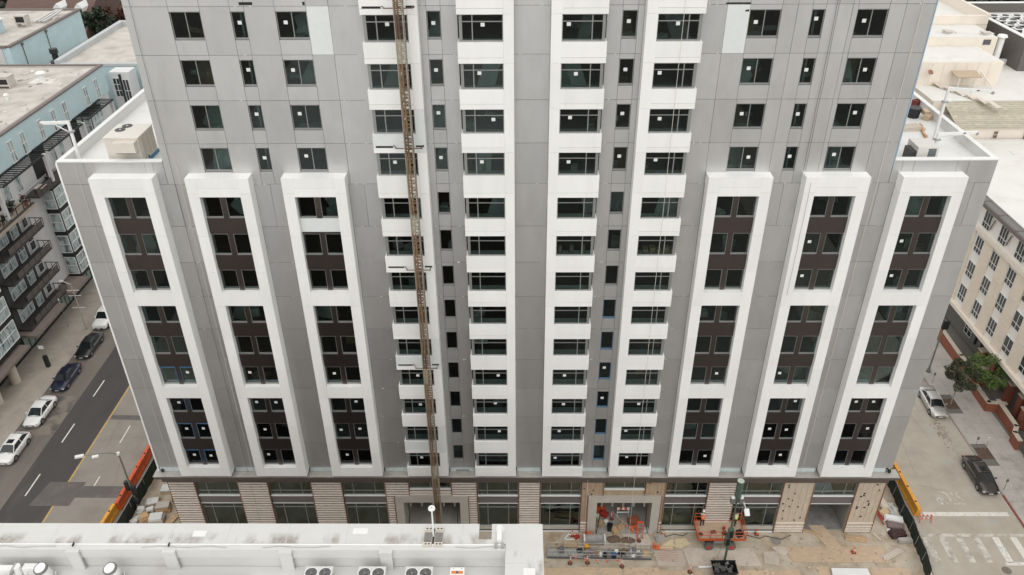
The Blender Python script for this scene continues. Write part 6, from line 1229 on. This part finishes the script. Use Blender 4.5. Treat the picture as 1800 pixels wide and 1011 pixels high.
for (x,y,l) in ((13.6,-0.4,"orange cone near the right jamb of the right portal"),(22.4,-0.3,"orange cone right of the lift"),(33.4,0.9,"orange cone at the right slatted column"),(5.0,-0.5,"orange cone left of the right portal"),(30.8,-2.4,"orange cone on the long plywood walkway")):
    t = thing("traffic_cone", l, "cone", (x,y,0.07), "orange cones on the site", local=True); MB().box(-0.19,0.19,-0.19,0.19,0,0.04).build("cone_base", M("cone_rubber",(0.08,0.05,0.04),0.8), t); MB().cyl((0,0,0.04),(0,0,0.7),0.14,0.03,12).build("cone_body", orange, t); MB().cyl((0,0,0.34),(0,0,0.46),0.093,0.072,12).build("cone_band", white_paint, t)
net = M("orange_netting",(0.66,0.13,0.04),0.8,0,0.25,6)
for (x,y,l,q) in ((10.9,0.2,"heap of orange netting at the right portal's threshold",9),(12.7,-1.9,"small heap of orange netting by the platform's right end",6),(6.6,-0.35,"orange netting rolled beside the metal trough",6)):
    mb = MB()
    for j in range(q): mb.obox((x+rnd.uniform(-.35,.35),y+rnd.uniform(-.25,.25),0.12+rnd.uniform(0,.25)),(rnd.uniform(.25,.6),rnd.uniform(.1,.25),rnd.uniform(.04,.12)),(rnd.uniform(-.7,.7),rnd.uniform(-.7,.7),rnd.uniform(0,3)))
    tag(mb.build("orange_netting",net),l,"netting","orange netting heaps")
blue_c = M("blue_cloth",(0.06,0.12,0.25),0.8); brown_c2 = M("brown_cloth",(0.20,0.12,0.07),0.9,0,0.2,5)
for (nm,x,y,z,sx,sy,sz,rz,m,l,c) in (("blue_holdall",8.6,-2.9,0.2,0.6,0.35,0.3,0.4,blue_c,"blue holdall on the middle of the suspended platform","bag"),("brown_sack",9.6,-2.6,0.2,0.5,0.4,0.35,0.9,brown_c2,"brown sack on the right half of the suspended platform","sack"),("pale_sheet_stack",10.7,-2.75,0.2,0.9,0.55,0.16,0.1,lite,"pale sheet stack near the platform's right end","sheets"),("tan_board_stack",11.6,-2.75,0.2,0.7,0.6,0.22,0.0,timber,"tan board stack at the very right end of the platform","boards"),("orange_compressor",10.9,1.0,0.08,1.0,0.6,0.65,0.3,M("compressor_rust",(0.30,0.10,0.05),0.7,0,0.2,4),"rust orange boxy compressor inside the right portal","compressor"),("orange_tool_chest",7.9,2.5,0.08,0.8,0.5,0.55,0.1,orange,"orange tool chest at the back of the right portal","chest"),("brown_timber_box",9.6,0.35,0.08,0.7,0.45,0.4,0.5,timber,"brown timber box in the middle of the right portal's threshold","box"),("grey_cement_bags",13.2,-0.9,0.06,0.9,0.6,0.3,0.2,M("cement_grey",(0.36,0.34,0.31),0.9),"grey cement bags right of the orange stepladder","bags"),("white_plaster_bags",12.2,0.1,0.03,0.8,0.5,0.25,-0.2,pl_w,"white plaster bags beside the right portal's jamb","bags"),("red_toolbox",5.4,-0.75,0.03,0.5,0.3,0.3,0.6,red,"red toolbox left of the orange netting roll","toolbox")):
    mb = MB().obox((x,y,z+sz/2),(sx,sy,sz),(0,0,rz)).obox((x+0.03,y,z+sz+0.04),(sx*0.7,sy*0.6,0.09),(0.05,0.05,rz+0.15)).obox((x-0.1,y+0.02,z+sz+0.1),(sx*0.35,0.06,0.05),(0,0,rz))
    tag(mb.build(nm,m),l,c)
hose = M("hose_dark",(0.06,0.055,0.05),0.7)
for (pts,m,l) in (([(13.2,-1.2),(13.8,-0.6),(14.6,-0.3),(15.4,-0.5),(15.9,-0.2)],hose,"dark hose snaking from the pale tarp to the lift"),([(21.4,-0.4),(22.6,-0.8),(23.2,-0.5),(24.6,-0.9),(25.6,-0.4)],hose,"dark hose lying round the site manhole"),([(3.0,-1.2),(3.8,-1.9),(5.0,-1.8),(5.6,-1.2)],M("hose_yellow",(0.5,0.36,0.08),0.6),"yellow hose left of the metal trough")):
    tag(MB().tube([(a,b_,0.06) for a,b_ in pts],0.035,6).build("ground_hose",m),l,"hose","hoses on the site ground")
mb = MB()
for q in range(9): wiggly(mb, 12.6+rnd.uniform(0,.5), -3.4+q*0.2, 14.2+rnd.uniform(0,.6), -3.4+q*0.2+rnd.uniform(-.1,.1), 0.035, 0.066+0.0003*q, 6, 0.04)
mb.build("red_utility_mark", M("utility_mark_red",(0.50,0.20,0.15),0.9,0,0.3,4), site)
scraps = MB()
for q in range(240):
    x = rnd.uniform(2,36); y = rnd.uniform(-5.5,-0.4); s_ = rnd.uniform(0.04,0.16); scraps.obox((x,y,0.075),(s_*rnd.uniform(1,3),s_,0.02),(0,0,rnd.uniform(0,3)))
tag(scraps.build("wood_scraps", M("scrap_mix",(0.42,0.36,0.29),0.9,0,0.6,2.0), site), kind="stuff")
# ================================================================== PEOPLE
skin_m = M("skin",(0.42,0.26,0.18),0.6); vest_o = M("vest_orange",(0.75,0.16,0.03),0.7); vest_y = M("vest_lime",(0.60,0.66,0.22),0.7); trou = M("trousers_dark",(0.03,0.032,0.04),0.8); boots = M("boots_brown",(0.06,0.04,0.03),0.8); shirt_w = M("shirt_pale",(0.45,0.44,0.42),0.8); hat_w = M("hard_hat_white",(0.75,0.74,0.72),0.35); hair = M("hair_dark",(0.02,0.015,0.012),0.8); hat_o = M("hard_hat_orange",(0.62,0.2,0.05),0.4)
def person(label, loc, rz, vest, hat, reach=0.5, bend=0.2, shirt=None):
    t = thing("person", label, "person", loc, "site workers", local=True); t.rotation_euler = (0,0,rz)
    J = {}; b = bend
    J['pel'] = (0,0,0.93); J['spi'] = (0,-0.10*b,1.15); J['che'] = (0,-0.38*b,1.38); J['nec'] = (0,-0.55*b,1.50); J['hd0'] = (0,-0.66*b,1.60); J['hd1'] = (0,-0.74*b,1.70)
    for s,k in ((-1,'l'),(1,'r')):
        J['hip'+k] = (s*0.10,0,0.88); J['kne'+k] = (s*0.12,-0.07 if s<0 else 0.05,0.48); J['ank'+k] = (s*0.13,-0.02 if s<0 else 0.12,0.09); J['toe'+k] = (s*0.15,-0.18 if s<0 else -0.05,0.04)
        J['sho'+k] = (s*0.19,-0.42*b,1.41); J['elb'+k] = (s*0.27,-0.42*b-0.22*reach,1.17+0.08*reach); J['wri'+k] = (s*0.22,-0.42*b-0.45*reach,1.02+0.22*reach); J['han'+k] = (s*0.21,-0.42*b-0.53*reach,1.0+0.24*reach)
    order = list(J); idx = {n:i for i,n in enumerate(order)}
    E = [('pel','spi'),('spi','che'),('che','nec'),('nec','hd0'),('hd0','hd1')]
    for k in 'lr': E += [('pel','hip'+k),('hip'+k,'kne'+k),('kne'+k,'ank'+k),('ank'+k,'toe'+k),('che','sho'+k),('sho'+k,'elb'+k),('elb'+k,'wri'+k),('wri'+k,'han'+k)]
    Rd = {'pel':0.15,'spi':0.135,'che':0.15,'nec':0.06,'hd0':0.085,'hd1':0.09,'hip':0.10,'kne':0.07,'ank':0.05,'toe':0.045,'sho':0.075,'elb':0.05,'wri':0.035,'han':0.04}
    me = bpy.data.meshes.new("body_cage"); me.from_pydata([J[n] for n in order],[(idx[a],idx[c]) for a,c in E],[])
    o = bpy.data.objects.new("tmp_body",me); col.objects.link(o); sk = o.modifiers.new("skin",'SKIN'); ss = o.modifiers.new("sub",'SUBSURF'); ss.levels = 1; ss.render_levels = 1
    for i,n in enumerate(order):
        r = Rd.get(n, Rd.get(n[:3],0.06)); sv = me.skin_vertices[0].data[i]; sv.radius = (r, r*0.75 if n in ('pel','spi','che') else r); sv.use_root = (n == 'pel')
    dg_ = bpy.context.evaluated_depsgraph_get(); bm_ = bpy.data.meshes.new_from_object(o.evaluated_get(dg_)); bpy.data.objects.remove(o); bm_.materials.clear()
    for m in (trou, shirt or shirt_w, skin_m, boots): bm_.materials.append(m)
    for p in bm_.polygons:
        c = p.center; p.use_smooth = True
        hand = (Vector(c)-Vector(J['hanl'])).length < 0.09 or (Vector(c)-Vector(J['hanr'])).length < 0.09
        p.material_index = 3 if c.z < 0.13 else (2 if (c.z > 1.50-0.02*b or hand) else (1 if c.z > 0.97 else 0))
    bo = bpy.data.objects.new("body",bm_); col.objects.link(bo); bo.parent = t
    # five fingers on each hand
    for k,s in (('l',-1),('r',1)):
        h0 = Vector(J['han'+k]); d = (h0-Vector(J['wri'+k])).normalized(); sd_ = Vector((1,0,0)); mb = MB()
        for q,(off,ln) in enumerate(((-0.03,0.06),(-0.01,0.07),(0.01,0.068),(0.03,0.055))): a = h0+d*0.03+sd_*off; m1 = a+d*ln*0.6; mb.cyl(a,m1,0.009,0.008,5); mb.cyl(m1,m1+d*ln*0.3+Vector((0,0,-0.03)),0.008,0.006,5)
        a = h0-sd_*s*0.03; mb.cyl(a,a-sd_*s*0.03+d*0.03,0.010,0.008,5); mb.build("fingers",skin_m,t)
    ch, pe = Vector(J['che']), Vector(J['pel']); V = []; n = 12
    for (f,rx_,ry_) in ((0.12,0.185,0.15),(0.45,0.175,0.145),(0.85,0.205,0.165),(1.12,0.15,0.115)):
        c = pe.lerp(ch,f); V += [(c.x+rx_*math.cos(2*math.pi*i/n),c.y+ry_*math.sin(2*math.pi*i/n),c.z) for i in range(n)]
    MB().add(V,[(r_*n+i,r_*n+(i+1)%n,(r_+1)*n+(i+1)%n,(r_+1)*n+i) for r_ in range(3) for i in range(n)]).build("vest",vest,t,True)
    c = pe.lerp(ch,0.62); MB().add([(c.x+0.205*math.cos(2*math.pi*i/n),c.y+0.168*math.sin(2*math.pi*i/n),c.z+dz) for dz in (-0.025,0.025) for i in range(n)],[(i,(i+1)%n,n+(i+1)%n,n+i) for i in range(n)]).build("reflective_band",plate_m,t)
    hd = Vector(J['hd1']); V = []; nn = 14
    for (z,r_) in ((0.0,0.135),(0.03,0.125),(0.08,0.105),(0.12,0.06)): V += [(hd.x+r_*math.cos(2*math.pi*i/nn),hd.y+0.01+r_*1.15*math.sin(2*math.pi*i/nn),hd.z+0.03+z) for i in range(nn)]
    MB().add(V,[(r_*nn+i,r_*nn+(i+1)%nn,(r_+1)*nn+(i+1)%nn,(r_+1)*nn+i) for r_ in range(3) for i in range(nn)]+[tuple(range(3*nn,4*nn))]).build("hard_hat",hat,t,True)
    MB().obox((hd.x,hd.y-0.17,hd.z+0.03),(0.2,0.09,0.02),(0.2,0,0)).build("hat_brim",hat,t)
    fy = hd.y-0.085; MB().obox((hd.x,fy-0.01,hd.z-0.05),(0.03,0.04,0.05)).build("nose",skin_m,t); MB().box(hd.x-0.03,hd.x+0.03,fy-0.008,fy+0.006,hd.z-0.10,hd.z-0.09).build("mouth",M("lips",(0.25,0.1,0.08),0.6),t)
    for s in (-1,1): MB().cyl((hd.x+s*0.035,fy-0.006,hd.z-0.015),(hd.x+s*0.035,fy+0.01,hd.z-0.015),0.012,0.012,8).build("eye",dark,t); MB().obox((hd.x+s*0.093,hd.y,hd.z-0.03),(0.02,0.04,0.06)).build("ear",skin_m,t)
    return t
person("worker in orange vest and white hard hat beside the pallets by the left column",(-34.2,3.5,0.02),2.3,vest_o,hat_w,0.6,0.5)
person("worker in orange vest and white hard hat at the left end of the orange lift",(17.0,-0.55,1.5),2.9,vest_o,hat_w,0.7,0.35)
person("worker in lime vest at the right end of the orange lift",(20.1,-0.5,1.5),-2.6,vest_y,hair,0.5,0.1)
